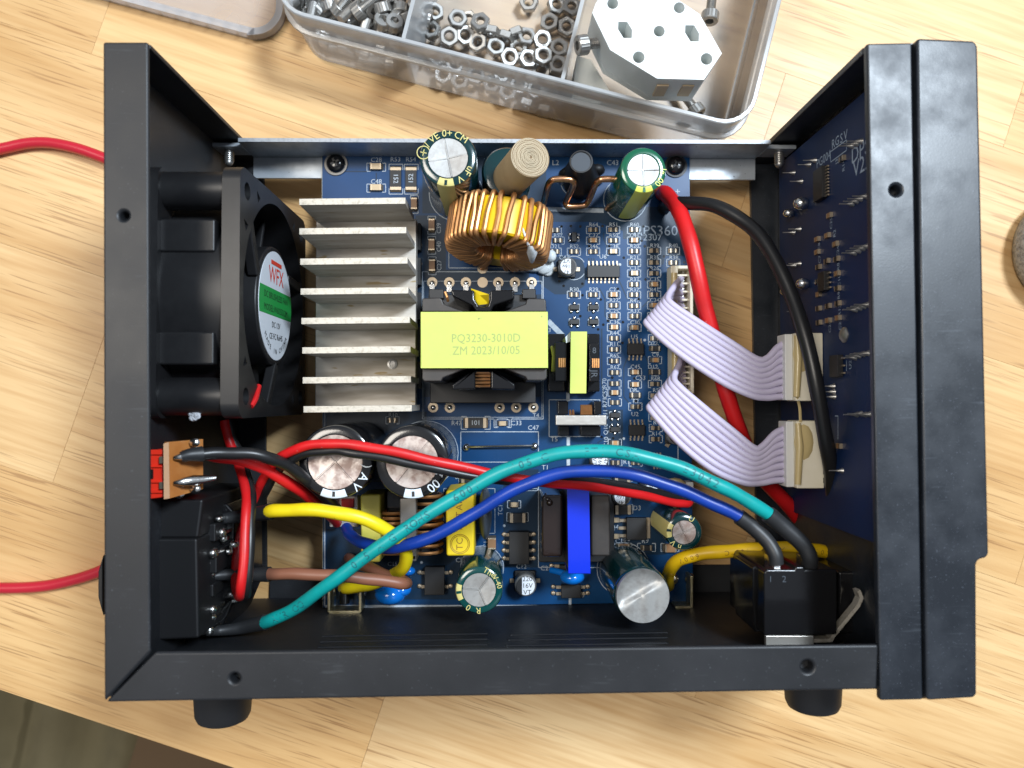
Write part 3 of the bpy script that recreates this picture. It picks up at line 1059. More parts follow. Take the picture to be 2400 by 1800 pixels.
G().text('WFX', (tx + 0.05, fcy + 7.9, fcz), 6.4, D_, U_, 0.95).box((tx + 0.05, fcy + 11.6, fcz), (0.02, 1.1, 9.5)).obj('logo', 'red_print', hub, fix=False)
lt = G()
lt.text('DC BRUSHLESS FAN', (tx + 0.05, fcy + 2.2, fcz), 2.5, D_, U_, 0.98)
lt.text('MODEL:W6025S12M', (tx + 0.05, fcy - 1.2, fcz), 2.5, D_, U_, 0.98)
lt.text('DC 12V', (tx + 0.05, fcy - 5.4, fcz), 2.3, D_, U_)
lt.text('CE FC RoHS', (tx + 0.05, fcy - 8.6, fcz), 2.3, D_, U_)
s_ = 'MADE IN CHINA'
for i, ch in enumerate(s_):
    a = math.radians(-138 + 96 * i / (len(s_) - 1))
    u, v = math.cos(a), math.sin(a)
    lt.text(ch, (tx + 0.05, fcy + 12.6 * v, fcz - 12.6 * u), 2.0, (0, u, v), (0, -v, u))
lt.obj('lettering', 'black_print', hub, fix=False)
for a in (52, 172, 292):
    a = math.radians(a)
    d = Vector((0, math.cos(a), math.sin(a)))
    e = Vector((0, -math.sin(a), math.cos(a)))
    p0 = Vector((fxr - 1.6, fcy, fcz)) + d * 15.5 + e * 4
    p1 = Vector((fxr - 1.6, fcy, fcz)) + d * 28.2 - e * 2
    M3 = Matrix(((p1 - p0).normalized(), Vector((1, 0, 0)).cross((p1 - p0).normalized()) * -1, Vector((1, 0, 0)))).transposed()
    G().box((p0 + p1) / 2, ((p1 - p0).length, 2.8, 2.8), m=M3).obj('strut', 'fan_plastic', fan, bevel=0.5)
for k in range(7):
    a = 2 * math.pi * k / 7 + 0.3
    g = G()
    vs = []
    for i in range(7):
        r = 15.8 + (27.0 - 15.8) * i / 6
        for s2, xx in ((-0.34, fxl + 5.0), (0.34, fxr - 6.5)):
            b_ = a + s2 * (1 - 0.1 * i / 6)
            vs.append((xx, fcy + r * math.cos(b_), fcz + r * math.sin(b_)))
    g.add(vs, [(2 * i, 2 * i + 1, 2 * i + 3, 2 * i + 2) for i in range(6)])
    bl = g.obj('blade', 'fan_plastic', fan, smooth=60, fix=False)
    sd = bl.modifiers.new('thick', 'SOLIDIFY')
    sd.thickness = 0.0009
G().tube(path([(588, 952, 56), (598, 935, 54), (606, 905, 50)], 6), 0.75, 8).obj('lead', 'wire_red', fan, smooth=True)

fl = G()
for k in range(9):
    q = P(445 + 4 * (k % 4) + k, 962 + 2.2 * k, 62)
    fl.ball(q, RND.uniform(0.5, 1.1), 8, (1.2, 0.9, 0.6))
fl.obj('glue_residue', 'felt_light', fan, smooth=60)  # whitish glue residue on the lower fan corner
# ------------------------------------------------------------------ mains inlet on the rear panel
inl = empty('mains_inlet', P(400, 1350, 20), 'black mains inlet socket with silver terminals on the rear wall', 'socket')
g = G()
g.ppx([(352, 1262), (462, 1262), (466, 1497), (352, 1502)], 58, 18)
g.ppx([(352, 1172), (476, 1170), (464, 1262), (352, 1262)], 57, 18)
g.obj('body', 'black_epoxy', inl, bevel=0.7)
g = G()
g.ppx([(462, 1258), (478, 1190), (530, 1180), (548, 1200), (550, 1400), (520, 1470), (500, 1495), (468, 1496)], 42, 18)
g.obj('terminal_block', 'black_gloss', inl, bevel=0.6)
g = G()
for x0, y0, x1, y1, zz in ((466, 1290, 508, 1345, 50), (466, 1370, 500, 1400, 50), (466, 1400, 478, 1490, 52), (464, 1228, 505, 1270, 50)):
    g.boxpx(x0, y0, x1, y1, zz, 30)
g.obj('rib', 'black_epoxy', inl, bevel=0.4)
for (x, y, z, r) in ((520, 1248, 47, 1.3), (523, 1262, 45, 1.0), (500, 1296, 50, 1.4), (496, 1318, 49, 1.2), (548, 1276, 44, 1.2), (536, 1293, 44, 0.9),
                     (494, 1346, 48, 1.2), (543, 1392, 44, 1.2), (548, 1408, 42, 0.9), (498, 1428, 50, 1.3), (497, 1446, 48, 1.2), (490, 1478, 48, 1.3), (512, 1216, 48, 1.1)):
    g = G().ball(P(x, y, z), r, 10, (1, RND.uniform(.7, 1.2), RND.uniform(.8, 1.3)))
    q = P(x, y, z)
    g.box((q.x + 0.1, q.y, z - 3), (1.8, 0.8, 6))
    g.obj('terminal', 'solder', inl, smooth=50)
g = G().ppx([(229, 1340), (229, 1400), (241, 1445), (241, 1300)], 55, 20)
g.obj('outer_shell', 'black_epoxy', inl, bevel=0.4)

# ------------------------------------------------------------------ voltage selector
sel = empty('voltage_selector', P(400, 1100, 40), 'red voltage selector switch on a small brown board', 'switch')
g = G()
g.ppx([(350, 1055), (381, 1052), (381, 1166), (350, 1170)], 64, 40)
so = g.obj('slider_body', 'selector_red', sel, bevel=0.3)
for y0, y1 in ((1054, 1066), (1092, 1096), (1128, 1132), (1150, 1156)):
    G().boxpx(352, y0, 380, y1, 64.6, 63.4).obj('rib', 'selector_red', so, bevel=0.15)
G().boxpx(352, 1100, 358, 1122, 64.4, 63).obj('slot', 'black_gloss', so)
for y0, y1 in ((1070, 1086), (1130, 1146)):
    G().boxpx(373, y0, 381, y1, 65.0, 63).obj('pin', 'tinned_pad', so)
g = G()
a, b, c, d = P(396, 1036, 66), P(476, 1029, 57), P(476, 1146, 57), P(398, 1168, 66)
nv = (b - a).cross(d - a).normalized()
if nv.z < 0:
    nv = -nv
g.add([a, b, c, d, a - nv * 1.5, b - nv * 1.5, c - nv * 1.5, d - nv * 1.5], [(0, 1, 2, 3), (7, 6, 5, 4), (0, 4, 5, 1), (1, 5, 6, 2), (2, 6, 7, 3), (3, 7, 4, 0)])
so2 = g.obj('board', 'selector_board', sel)
e, f_ = P(383, 1040, 66.2), P(384, 1170, 66.2)
G().prism([(e.x, e.y), (a.x, a.y), (d.x, d.y), (f_.x, f_.y)], 64.8, 66.2).obj('board_edge', 'selector_edge', so2)
for (x0, y0, x1, y1, x2, y2, m_) in ((408, 1073, 450, 1065, 476, 1060, 'solder'), (408, 1132, 452, 1126, 506, 1120, 'solder')):
    G().tube([P(x0, y0, 65.5), P((x0 + x1) / 2, (y0 + y1) / 2, 65), P(x1, y1, 63), P(x2, y2, 61)], 1.1, 8, radii=[0.5, 1.0, 1.3, 0.6]).obj('terminal', m_, so2, smooth=50)
for x, y in ((416, 1044), (456, 1037), (420, 1158), (458, 1146)):
    G().ball(P(x, y, 61.5), 1.1, 8, (1.2, 1, 0.6)).obj('solder_joint', 'solder', so2, smooth=50)

# ------------------------------------------------------------------ rocker switch in the lower front corner
sw = empty('power_switch', P(1880, 1420, 10), 'black boxy power switch with a bent metal bracket', 'switch')
g = G()
g.ppx([(1791, 1343), (1797, 1335), (1862, 1335), (1866, 1328), (1884, 1328), (1888, 1335), (1962, 1336), (1962, 1488), (1791, 1490)], 62, 34)
sb = g.obj('body', 'black_gloss', sw, bevel=0.5)
g = G()
g.ppx([(1764, 1330), (1790, 1322), (1790, 1480), (1770, 1482), (1764, 1400)], 56, 40)
g.obj('side_clip', 'black_gloss', sw, bevel=0.4)
g = G()
g.ppx([(1795, 1490), (1908, 1490), (1908, 1512), (1795, 1514)], 61, 59.6)
g.obj('bracket', 'clip_metal', sw, bevel=0.2)
g = G()
pts = [P(x, y, 60) for x, y in ((1905, 1502), (1948, 1501), (1953, 1492), (1990, 1447), (2012, 1420), (2020, 1402), (2014, 1386))]
for i in range(len(pts) - 1):
    p, q = pts[i], pts[i + 1]
    dd = (q - p).normalized()
    nn_ = Vector((-dd.y, dd.x, 0)) * 0.42
    g.prism([(p - nn_ - dd * .2).to_tuple()[:2], (q - nn_ + dd * .2).to_tuple()[:2], (q + nn_ + dd * .2).to_tuple()[:2], (p + nn_ - dd * .2).to_tuple()[:2]], 57.4, 60 - 0.01 * i)
g.obj('spring_arm', 'aluminium_cut', sw)
for x, y in ((1820, 1322), (1897, 1322)):
    p = P(x, y, 60)
    G().box((p.x, p.y, 57), (1.4, 2.6, 7)).ball((p.x - 0.4, p.y + 0.8, 59), 1.2, 8).obj('terminal', 'solder', sw, smooth=50)
G().text('1', P(1806, 1358, 62.06), 2.0).text('2', P(1838, 1358, 62.06), 2.2).obj('lettering', 'disc_grey', sb, fix=False)
g = G().lathe([(2.2, 0), (2.2, 3), (1.4, 4.2), (0, 4.4)], P(2030, 1350, 46), axis=(-0.5, 0.2, 1), n=16)
g.obj('bright_cap', 'clip_metal', sw, smooth=40)
G().boxpx(1966, 1340, 2034, 1486, 54, 34).obj('rocker_body', 'black_gloss', sw, bevel=0.6)
# ------------------------------------------------------------------ main board
ZP = 14.0
def B(px, py):
    return P(px, py, ZP)
pcb = empty('circuit_board', P(1185, 900, 12.4), 'large blue power supply circuit board crowded with components inside the case', 'circuit board')
g = G()
pb = [B(755, 352), B(1616, 352), B(1620, 900), B(1624, 1411), B(757, 1424)]
g.prism([(p.x, p.y) for p in pb], 12.45, ZP)
g.obj('board', 'pcb_blue', pcb)
g = G()
for a, b in ((0, 4), (0, 1)):
    pass
p0, p1 = B(755, 352), B(757, 1424)
g.prism([(p0.x - 0.1, p0.y), (p0.x + 0.0, p0.y), (p1.x, p1.y), (p1.x - 0.1, p1.y)], 12.45, ZP)
g.obj('board_edge', 'pcb_edge', pcb)
# copper areas under the solder mask
pg = G()
def pour(pts, dz=0.02):
    pg.quad(*[B(x, y) + Vector((0, 0, dz)) for x, y in pts])
pour([(975, 505), (1045, 505), (1045, 632), (1240, 632), (1240, 690), (985, 690), (975, 690)])
pour([(1278, 485), (1600, 485), (1600, 530), (1560, 545), (1470, 545), (1400, 520), (1278, 520)])
pour([(765, 965), (1000, 965), (1000, 1130), (765, 1130)])
pour([(990, 690), (1272, 690), (1272, 930), (990, 930)])
pour([(1260, 620), (1280, 605), (1320, 600), (1365, 610), (1375, 640), (1370, 670), (1340, 690), (1300, 690), (1265, 665)])
pour([(1460, 530), (1615, 530), (1615, 600), (1560, 600), (1555, 620), (1515, 620), (1515, 560), (1460, 560)], 0.026)
pour([(1180, 1100), (1262, 1100), (1262, 1330), (1180, 1330)])
pour([(1430, 1215), (1560, 1215), (1560, 1300), (1430, 1300)])
pour([(990, 500), (1280, 500), (1280, 330), (990, 330)], 0.024)
pour([(1420, 960), (1460, 960), (1460, 1060), (1420, 1060)])
pour([(765, 1240), (1110, 1240), (1110, 1405), (765, 1405)])
pg.obj('copper_area', 'pcb_pour', pcb, fix=False)
tg = G()
def trace(*pts, w=0.35):
    for a, b in zip(pts, pts[1:]):
        tg.line(B(*a) + Vector((0, 0, 0.03)), B(*b) + Vector((0, 0, 0.03)), w)
for o_ in (0, 6, 12):
    trace((1335 + o_, 675), (1380 + o_, 632), (1380 + o_, 605))
trace((1415, 545), (1415, 560), (1422, 575), (1422, 605))
trace((1404, 675), (1418, 700), (1418, 740), (1430, 755))
trace((1410, 770), (1410, 900), (1418, 930), (1418, 960), w=0.5)
trace((1450, 655), (1470, 700), (1490, 705))
trace((1505, 720), (1525, 700), (1525, 660))
trace((1470, 840), (1462, 860), (1462, 930), (1475, 945))
trace((1510, 830), (1520, 850), (1520, 900))
trace((800, 402), (860, 402))
trace((882, 405), (882, 430))
for y in (1020, 1040, 1060):
    trace((1430, y), (1400, y + 18))
tg.obj('trace', 'pcb_pour', pcb, fix=False, kind='stuff')

# print on the board
sk, sd_ = G(), G()
ZS = Vector((0, 0, 0.05))
def sline(g, pts, w=0.22, closed=False):
    pp = [B(*p) + ZS for p in pts]
    if closed:
        pp.append(pp[0])
    for a, b in zip(pp, pp[1:]):
        g.line(a, b, w)
def srect(g, x0, y0, x1, y1, w=0.22):
    sline(g, [(x0, y0), (x1, y0), (x1, y1), (x0, y1)], w, True)
def sarc(g, x, y, r, a0=0, a1=360, w=0.22, n=28):
    c = B(x, y) + ZS
    pts = [c + Vector((math.cos(math.radians(a0 + (a1 - a0) * i / n)), math.sin(math.radians(a0 + (a1 - a0) * i / n)), 0)) * r for i in range(n + 1)]
    for a, b in zip(pts, pts[1:]):
        g.line(a, b, w)
def stext(g, s, x, y, size=1.9, rot=0):
    a = math.radians(rot)
    g.text(s, B(x, y) + ZS, size, (math.cos(a), math.sin(a), 0), (-math.sin(a), math.cos(a), 0))
srect(sk, 990, 637, 1273, 982)
srect(sk, 993, 659, 1270, 978, 0.16)
srect(sk, 1080, 1012, 1262, 1083)
srect(sk, 1052, 520, 1208, 628)
srect(sk, 1287, 937, 1406, 1023)
sline(sk, [(1284, 752), (1320, 788)], 1.6)
sline(sk, [(1331, 920), (1331, 940)], 1.0)
sline(sk, [(1332, 1022), (1332, 1140)], 1.0)
sline(sk, [(762, 1421), (1337, 1421)], 0.8)
sline(sk, [(1336, 1396), (1336, 1424)], 0.8)
sline(sk, [(761, 960), (761, 1421)], 0.4)
sline(sk, [(1280, 490), (1415, 494)], 1.3)
srect(sk, 1262, 1108, 1432, 1330)
sline(sk, [(1589, 1000), (1589, 1105)], 0.25)
srect(sk, 1178, 1145, 1260, 1150, 0.15)
srect(sk, 1040, 1145, 1160, 1250, 0.18)
sarc(sk, 1352, 424, 5.0, 180, 360)
sarc(sk, 1069, 455, 8.2)
sarc(sk, 1465, 468, 6.6)
sarc(sk, 998, 1062, 9.8)
sarc(sk, 1130, 1330, 6.5)
sarc(sk, 1461, 1334, 8.0)
sarc(sk, 1345, 628, 3.6, 30, 330)
for s_, x, y, z_ in (('L2', 1302, 382, 2.2), ('C43', 1436, 382, 2.2), ('C28', 882, 375, 2.0), ('C48', 882, 426, 2.0), ('R53', 927, 374, 2.0), ('R54', 963, 374, 2.0),
                     ('U6', 1413, 602, 1.9), ('U5', 1487, 790, 1.9), ('U2', 1488, 971, 1.9), ('T5', 1299, 1030, 2.0), ('T4', 1256, 974, 1.8), ('C33', 1210, 992, 2.0), ('C47', 1250, 1003, 2.0),
                     ('R47', 1070, 992, 2.0), ('T1', 1278, 1096, 2.0), ('C43', 1322, 604, 1.8), ('C8', 1077, 1313, 2.0), ('C2', 1276, 1332, 2.0), ('D3', 1493, 1191, 2.0), ('R9', 1512, 1268, 2.0),
                     ('C17', 1455, 1268, 2.0), ('J2', 1601, 1106, 2.0), ('J1', 1588, 1092, 1.6), ('C53', 1501, 886, 1.9), ('+', 1588, 450, 3.0), ('C12', 1222, 1328, 1.9), ('Q4', 1440, 1236, 2.0),
                     ('R12', 1472, 1083, 1.9), ('H', 1463, 1266, 1.6), ('D1', 1485, 1118, 1.9), ('C15', 920, 1322, 1.8), ('T3', 1284, 774, 1.8), ('D7', 1075, 1118, 1.8)):
    stext(sk, s_, x, y, z_)
stext(sd_, 'APS360W', 1554, 542, 4.4)
stext(sd_, '2307', 1529, 557, 2.9)
for s_, x, y in (('C39', 1029, 535), ('C40', 1029, 578), ('C27', 1030, 622), ('R70', 1417, 898), ('C52', 1418, 921), ('R71', 1418, 943), ('Q11', 1419, 972), ('Q10', 1420, 1006), ('C10', 1421, 1036), ('C11', 1139, 1272), ('TC1', 1173, 1195)):
    stext(sk, s_, x, y, 1.9, 90)
for x, y in ((1453, 620), (1511, 797), (1462, 1028), (1182, 1232), (988, 1318), (1474, 1265), (1366, 1397)):
    sk.add([B(x, y) + ZS + Vector((math.cos(a * .785), math.sin(a * .785), 0)) * 0.42 for a in range(8)], [tuple(range(8))])

# small chips: build one of each kind, then copy
def smd(name, bodymat, L_=1.9, Wd=1.25, H_=0.55, mark=None, term='tinned_pad', tl=0.42):
    g = G().box((0, 0, H_ / 2 + 0.08), (L_ - 2 * tl, Wd, H_))
    o = g.obj(name, bodymat, pcb, org=(0, 0, 0))
    for s in (-1, 1):
        t = G()
        t.box((s * (L_ / 2 - tl / 2), 0, H_ / 2 + 0.09), (tl, Wd + 0.02, H_ + 0.04))
        x0, x1 = s * L_ / 2, s * (L_ / 2 + 0.55)
        t.add([(x0, -Wd / 2, 0.02), (x1, -Wd / 2, 0.02), (x0, -Wd / 2, H_), (x0, Wd / 2, 0.02), (x1, Wd / 2, 0.02), (x0, Wd / 2, H_), (x1, -Wd / 2, 0.12), (x1, Wd / 2, 0.12)],
              [(0, 1, 6, 2), (3, 5, 7, 4), (6, 7, 5, 2), (1, 4, 7, 6)])
        t.obj('terminal', term, o, org=(0, 0, 0))
    if mark:
        G().text(mark, (0, 0, H_ + 0.10), 1.1 if Wd < 2 else 2.0).obj('marking', 'silk', o, org=(0, 0, 0), fix=False)
    return o
PROTO = {}
def put(kind, px, py, rz=0, label=None, par=None, loc=None):
    spec = {'R': ('chip_resistor', 'black_epoxy', 1.9, 1.3, 0.5, None), 'C': ('chip_capacitor', 'ceramic_orange', 2.0, 1.35, 0.9, None), 'B': ('chip_capacitor', 'ceramic_beige', 2.0, 1.35, 0.9, None),
            'L': ('chip_capacitor', 'ceramic_brown', 3.4, 1.75, 1.1, None), 'P': ('chip_capacitor', 'ceramic_beige', 3.2, 1.8, 1.1, None),
            'X': ('chip_resistor', 'black_epoxy', 6.9, 3.3, 0.65, '152'), 'Y': ('chip_resistor', 'black_epoxy', 6.4, 3.0, 0.65, '101'),
            'D': ('chip_diode', 'black_epoxy', 2.6, 1.5, 1.0, None), 'E': ('chip_diode', 'black_epoxy', 4.6, 2.7, 1.8, None), 'K': ('chip_capacitor', 'ceramic_brown', 3.4, 2.4, 1.3, None)}[kind]
    p = Vector(loc) if loc is not None else B(px, py)
    if kind not in PROTO:
        o = smd(*spec, tl=(0.42 if spec[2] < 4 else 0.9))
        PROTO[kind] = o
        o.parent = par or pcb
        o.location = (p - wl(par or pcb)) * MM
        o.rotation_euler = (0, 0, rz)
        WLOC[o.name] = p
    else:
        o = copy_part(PROTO[kind], par or pcb, p, rz)
    return o
def brackets(px, py, w=15.5, h=8.5, vert=False, g=None):
    gg = g or sk
    for s in (-1, 1):
        if not vert:
            sline(gg, [(px + s * w * 0.62, py - h), (px + s * w, py - h), (px + s * w, py + h), (px + s * w * 0.62, py + h)], 0.2)
        else:
            sline(gg, [(px - h, py + s * w * 0.62), (px - h, py + s * w), (px + h, py + s * w), (px + h, py + s * w * 0.62)], 0.2)
cols = [('R', 1390, 539, 'R64'), ('C', 1390, 564, 'C37'), ('R', 1390, 590, 'R46'), ('R', 1437, 539, 'R51'), ('R', 1437, 564, 'R50'), ('B', 1437, 590, 'C38'),
        ('R', 1486, 539, 'R60'), ('C', 1486, 564, 'C41'), ('R', 1486, 589, 'R20'), ('R', 1486, 616, 'R21'), ('B', 1486, 641, 'C31'), ('R', 1486, 667, 'R33'), ('R', 1486, 691, 'R32'),
        ('R', 1486, 717, 'R42'), ('R', 1487, 741, 'R33'), ('C', 1487, 768, 'C30'), ('R', 1533, 588, 'R39'), ('R', 1533, 616, 'R35'), ('R', 1533, 641, 'R26'), ('C', 1533, 667, 'C35'),
        ('R', 1533, 691, 'R41'), ('C', 1533, 716, 'C34'), ('R', 1577, 588, 'R40'), ('R', 1578, 616, 'R38'), ('R', 1345, 590, 'R52'), ('R', 1345, 691, 'R30'), ('R', 1390, 691, 'R29'),
        ('C', 1438, 691, 'C23'), ('R', 1438, 716, 'R27'), ('C', 1438, 741, 'C25'), ('C', 1439, 767, 'C36'), ('R', 1439, 793, 'R44'), ('R', 1439, 819, 'R11'), ('R', 1439, 846, 'R65'),
        ('R', 1440, 873, 'R67'), ('R', 1440, 899, None), ('C', 1440, 920, None), ('R', 1441, 943, None), ('C', 1441, 1038, None), ('R', 1442, 1084, None), ('R', 1490, 1084, 'R13'),
        ('C', 1488, 872, 'C45'), ('C', 1488, 901, None), ('R', 1489, 953, 'R2'), ('R', 1535, 793, 'R43'), ('C', 1535, 844, 'C9'), ('R', 1535, 900, 'R68'), ('R', 1533, 741, 'R61'), ('R', 1533, 767, 'R62'),
        ('R', 1536, 927, 'R5'), ('R', 1536, 953, 'R6'), ('R', 1536, 979, 'R3'), ('R', 1537, 1003, 'R4'), ('R', 1537, 1029, 'R14'), ('R', 1307, 564, 'R57'), ('R', 1300, 590, 'D21'),
        ('R', 920, 985, 'R10'), ('B', 1178, 992, None), ('B', 1205, 1182, None), ('R', 1300, 540, None)]
for k, x, y, t in cols:
    put(k, x, y)
    brackets(x, y)
    if t:
        stext(sk, t, x + 1, y - 12, 1.75)
for k, x, y, t in (('D', 1535, 817, 'D22'), ('D', 1535, 872, 'D12'), ('D', 1489, 926, 'D8')):
    put(k, x, y)
    sline(sk, [(x - 9, y + 9), (x + 9, y + 9)], 0.2)
    sline(sk, [(x - 9, y - 9), (x + 9, y - 9)], 0.2)
    stext(sk, t, x - 5, y - 12, 1.8)
for x, y in ((882, 392), (882, 441)):
    put('P', x, y)
    brackets(x, y, 22, 9.5)
for x, y, rz in ((928, 420, -90), (964, 420, 90)):
    put('X', x, y, math.radians(rz))
    brackets(x, y, 35, 16, True)
put('Y', 1115, 991)
brackets(1115, 991, 34, 15)
brackets(1178, 992, 20, 10)
for x, y in ((1012, 528), (1012, 575), (1013, 623), (971, 479)):
    put('L', x, y, math.radians(90))
    brackets(x, y, 21, 9, True)
put('K', 1153, 1272, math.radians(90))
brackets(1153, 1272, 15, 8, True)
for x, y in ((1460, 1283), (1515, 1283), (1570, 1283)):
    put('K' if x != 1515 else 'D', x, y)
    brackets(x, y, 21, 9.5)
for x, y in ((1458, 1193), (1457, 1118), (1213, 1212), (1100, 1120)):
    put('E', x, y)
    brackets(x, y, 25, 10)

# packages with legs
def ic(px, py, wpx, hpx, npins, label=None, rows='tb', pin_out=9, H_=1.5, name='chip'):
    p = B(px, py)
    w, h = wpx / S(ZP), hpx / S(ZP)
    o = G().box((p.x, p.y, ZP + 0.15 + H_ / 2), (w, h, H_)).obj(name, 'black_epoxy', pcb, bevel=0.15, seg=1)
    for s in (-1, 1):
        for i in range(npins):
            g = G()
            pl_ = pin_out / S(ZP)
            if rows == 'tb':
                x = p.x - w / 2 + w * (i + 0.5) / npins
                y0 = p.y + s * h / 2
                g.box((x, y0 + s * pl_ * 0.3, ZP + 0.8), (0.42, pl_ * 0.6, 0.22))
                g.box((x, y0 + s * pl_ * 0.95, ZP + 0.16), (0.45, pl_ * 0.8, 0.2))
                g.add([(x - .21, y0 + s * pl_ * .55, ZP + .9), (x + .21, y0 + s * pl_ * .55, ZP + .9), (x + .21, y0 + s * pl_ * .75, ZP + .1), (x - .21, y0 + s * pl_ * .75, ZP + .1)], [(0, 1, 2, 3)])
            else:
                y = p.y - h / 2 + h * (i + 0.5) / npins
                x0 = p.x + s * w / 2
                g.box((x0 + s * pl_ * 0.3, y, ZP + 0.8), (pl_ * 0.6, 0.9, 0.25))
                g.ball((x0 + s * pl_ * 0.95, y, ZP + 0.2), 0.75, 8, (1.1, 1.0, 0.6))
            g.obj('pin', 'tinned_pad', o, smooth=40)
    return o
ic(1413, 638, 76, 28, 8, H_=1.6)
ic(1488, 819, 38, 27, 4)
ic(1491, 1008, 37, 25, 4)
ic(1216, 1280, 46, 74, 4, rows='lr', H_=3.2, pin_out=12)
ic(1020, 1357, 46, 64, 2, rows='lr', H_=2.6, pin_out=14)
ic(1337, 1382, 46, 30, 2, rows='lr', H_=2.4, pin_out=18)
ic(1330, 1330, 40, 18, 2, rows='lr', H_=2.4, pin_out=18)
ic(1540, 1080, 22, 14, 3)
for x, y, up in ((1346, 721, 1), (1346, 755, 1), (1391, 721, -1), (1391, 755, -1), (1441, 973, 1), (1441, 1006, -1), (1345, 557, 2)):
    p = B(x, y)
    o = G().box((p.x, p.y, ZP + 0.7), (2.9, 1.5, 1.0) if up != 2 else (1.5, 2.9, 1.0)).obj('transistor', 'black_epoxy', pcb, bevel=0.12, seg=1)
    pins = ((0, 1.25 * up), (-0.95, -1.25 * up), (0.95, -1.25 * up)) if up != 2 else ((1.3, 0), (-1.25, .95), (-1.25, -.95))
    for dx, dy in pins:
        G().ball((p.x + dx, p.y + dy, ZP + 0.25), 0.52, 8, (1, 1.1, 0.7)).obj('pin', 'solder', o, smooth=50)
    brackets(x, y, 12, 8)
p = B(1489, 1237)
dp = G().box((p.x, p.y, ZP + 1.2), (6.0, 6.6, 2.2)).obj('power_transistor', 'black_epoxy', pcb, bevel=0.2)
G().box((p.x + 3.6, p.y, ZP + 0.3), (1.6, 6.2, 0.45)).obj('tab', 'tinned_pad', dp)
for dy in (-2.3, 0, 2.3):
    G().box((p.x - 4.0, p.y + dy, ZP + 0.4), (2.2, 0.9, 0.35)).obj('pin', 'tinned_pad', dp)
put('B', 1442, 1218)
put('B', 1442, 1256)
# pads, vias, joints
pd = G()
for x in (1013, 1053, 1092, 1131, 1168, 1207, 1246):
    pd.cyl(B(x, 662) + Vector((0, 0, .02)), B(x, 662) + Vector((0, 0, .09)), 1.58, n=20)
for x in (1015, 1054, 1171, 1210, 1250):
    pd.cyl(B(x, 955) + Vector((0, 0, .02)), B(x, 955) + Vector((0, 0, .09)), 1.55, n=20)
for x, y in ((1131, 629), (977, 575), (977, 618), (977, 660), (1555, 486)):
    pd.cyl(B(x, y) + Vector((0, 0, .02)), B(x, y) + Vector((0, 0, .09)), 1.6, n=20)
pd.obj('pad', 'tinned_pad', pcb, smooth=30, kind='stuff')
sj = G()
for x, y in ((1013, 664), (1053, 664), (1092, 664), (1168, 664), (1207, 664), (1246, 662), (1015, 955), (1054, 955), (1171, 955), (1210, 955), (1250, 955), (1131, 627), (977, 575), (977, 618), (977, 660)):
    sj.ball(B(x, y) + Vector((0, 0, .15)), 0.85, 10, (1, 1, 0.75))
for x in (1013, 1053, 1092, 1168, 1207, 1246):
    q = B(x, 676)
    sj.box((q.x, q.y, ZP + 0.4), (1.5, 2.2, 0.5))
sj.obj('solder_joint', 'solder', pcb, smooth=50, kind='stuff')
vg, vh = G(), G()
for x, y in ((1316, 531), (1338, 530), (1360, 531), (1412, 530), (1508, 531), (1504, 564), (1381, 577), (1428, 577), (1511, 577), (1462, 604), (1556, 601), (1604, 615), (1311, 659), (1321, 670),
             (1365, 665), (1448, 677), (1365, 692), (1360, 741), (1425, 752), (1460, 755), (1414, 761), (1402, 772), (1497, 701), (1459, 804), (1435, 885), (1487, 887), (1490, 940), (1410, 1024), (1437, 1027), (1523, 631), (1513, 655), (1408, 702)):
    vh.cyl(B(x, y) + Vector((0, 0, .02)), B(x, y) + Vector((0, 0, .05)), 0.42, n=10)
vh.obj('via', 'black_gloss', pcb, kind='stuff')
# corner screws
for x, y in ((788, 385), (1583, 390)):
    p = B(x, y)
    wsh = G().lathe([(3.5, 0), (3.5, 0.5), (2.0, 0.5), (2.0, 0)], p, n=28).obj('washer', 'grey_core' if x < 1000 else 'black_epoxy', pcb, smooth=40)
    h = G().lathe([(2.75, 0.5), (2.75, 1.1), (2.2, 1.9), (1.3, 2.2), (0, 2.25)], p, n=28).obj('board_screw', 'black_gloss', pcb, smooth=50)
    for a in (0.5, 0.5 + math.pi / 2):
        G().box((p.x, p.y, ZP + 2.2), (2.7, 0.6, 0.25), rz=a).obj('cross_slot', 'black_print', h)

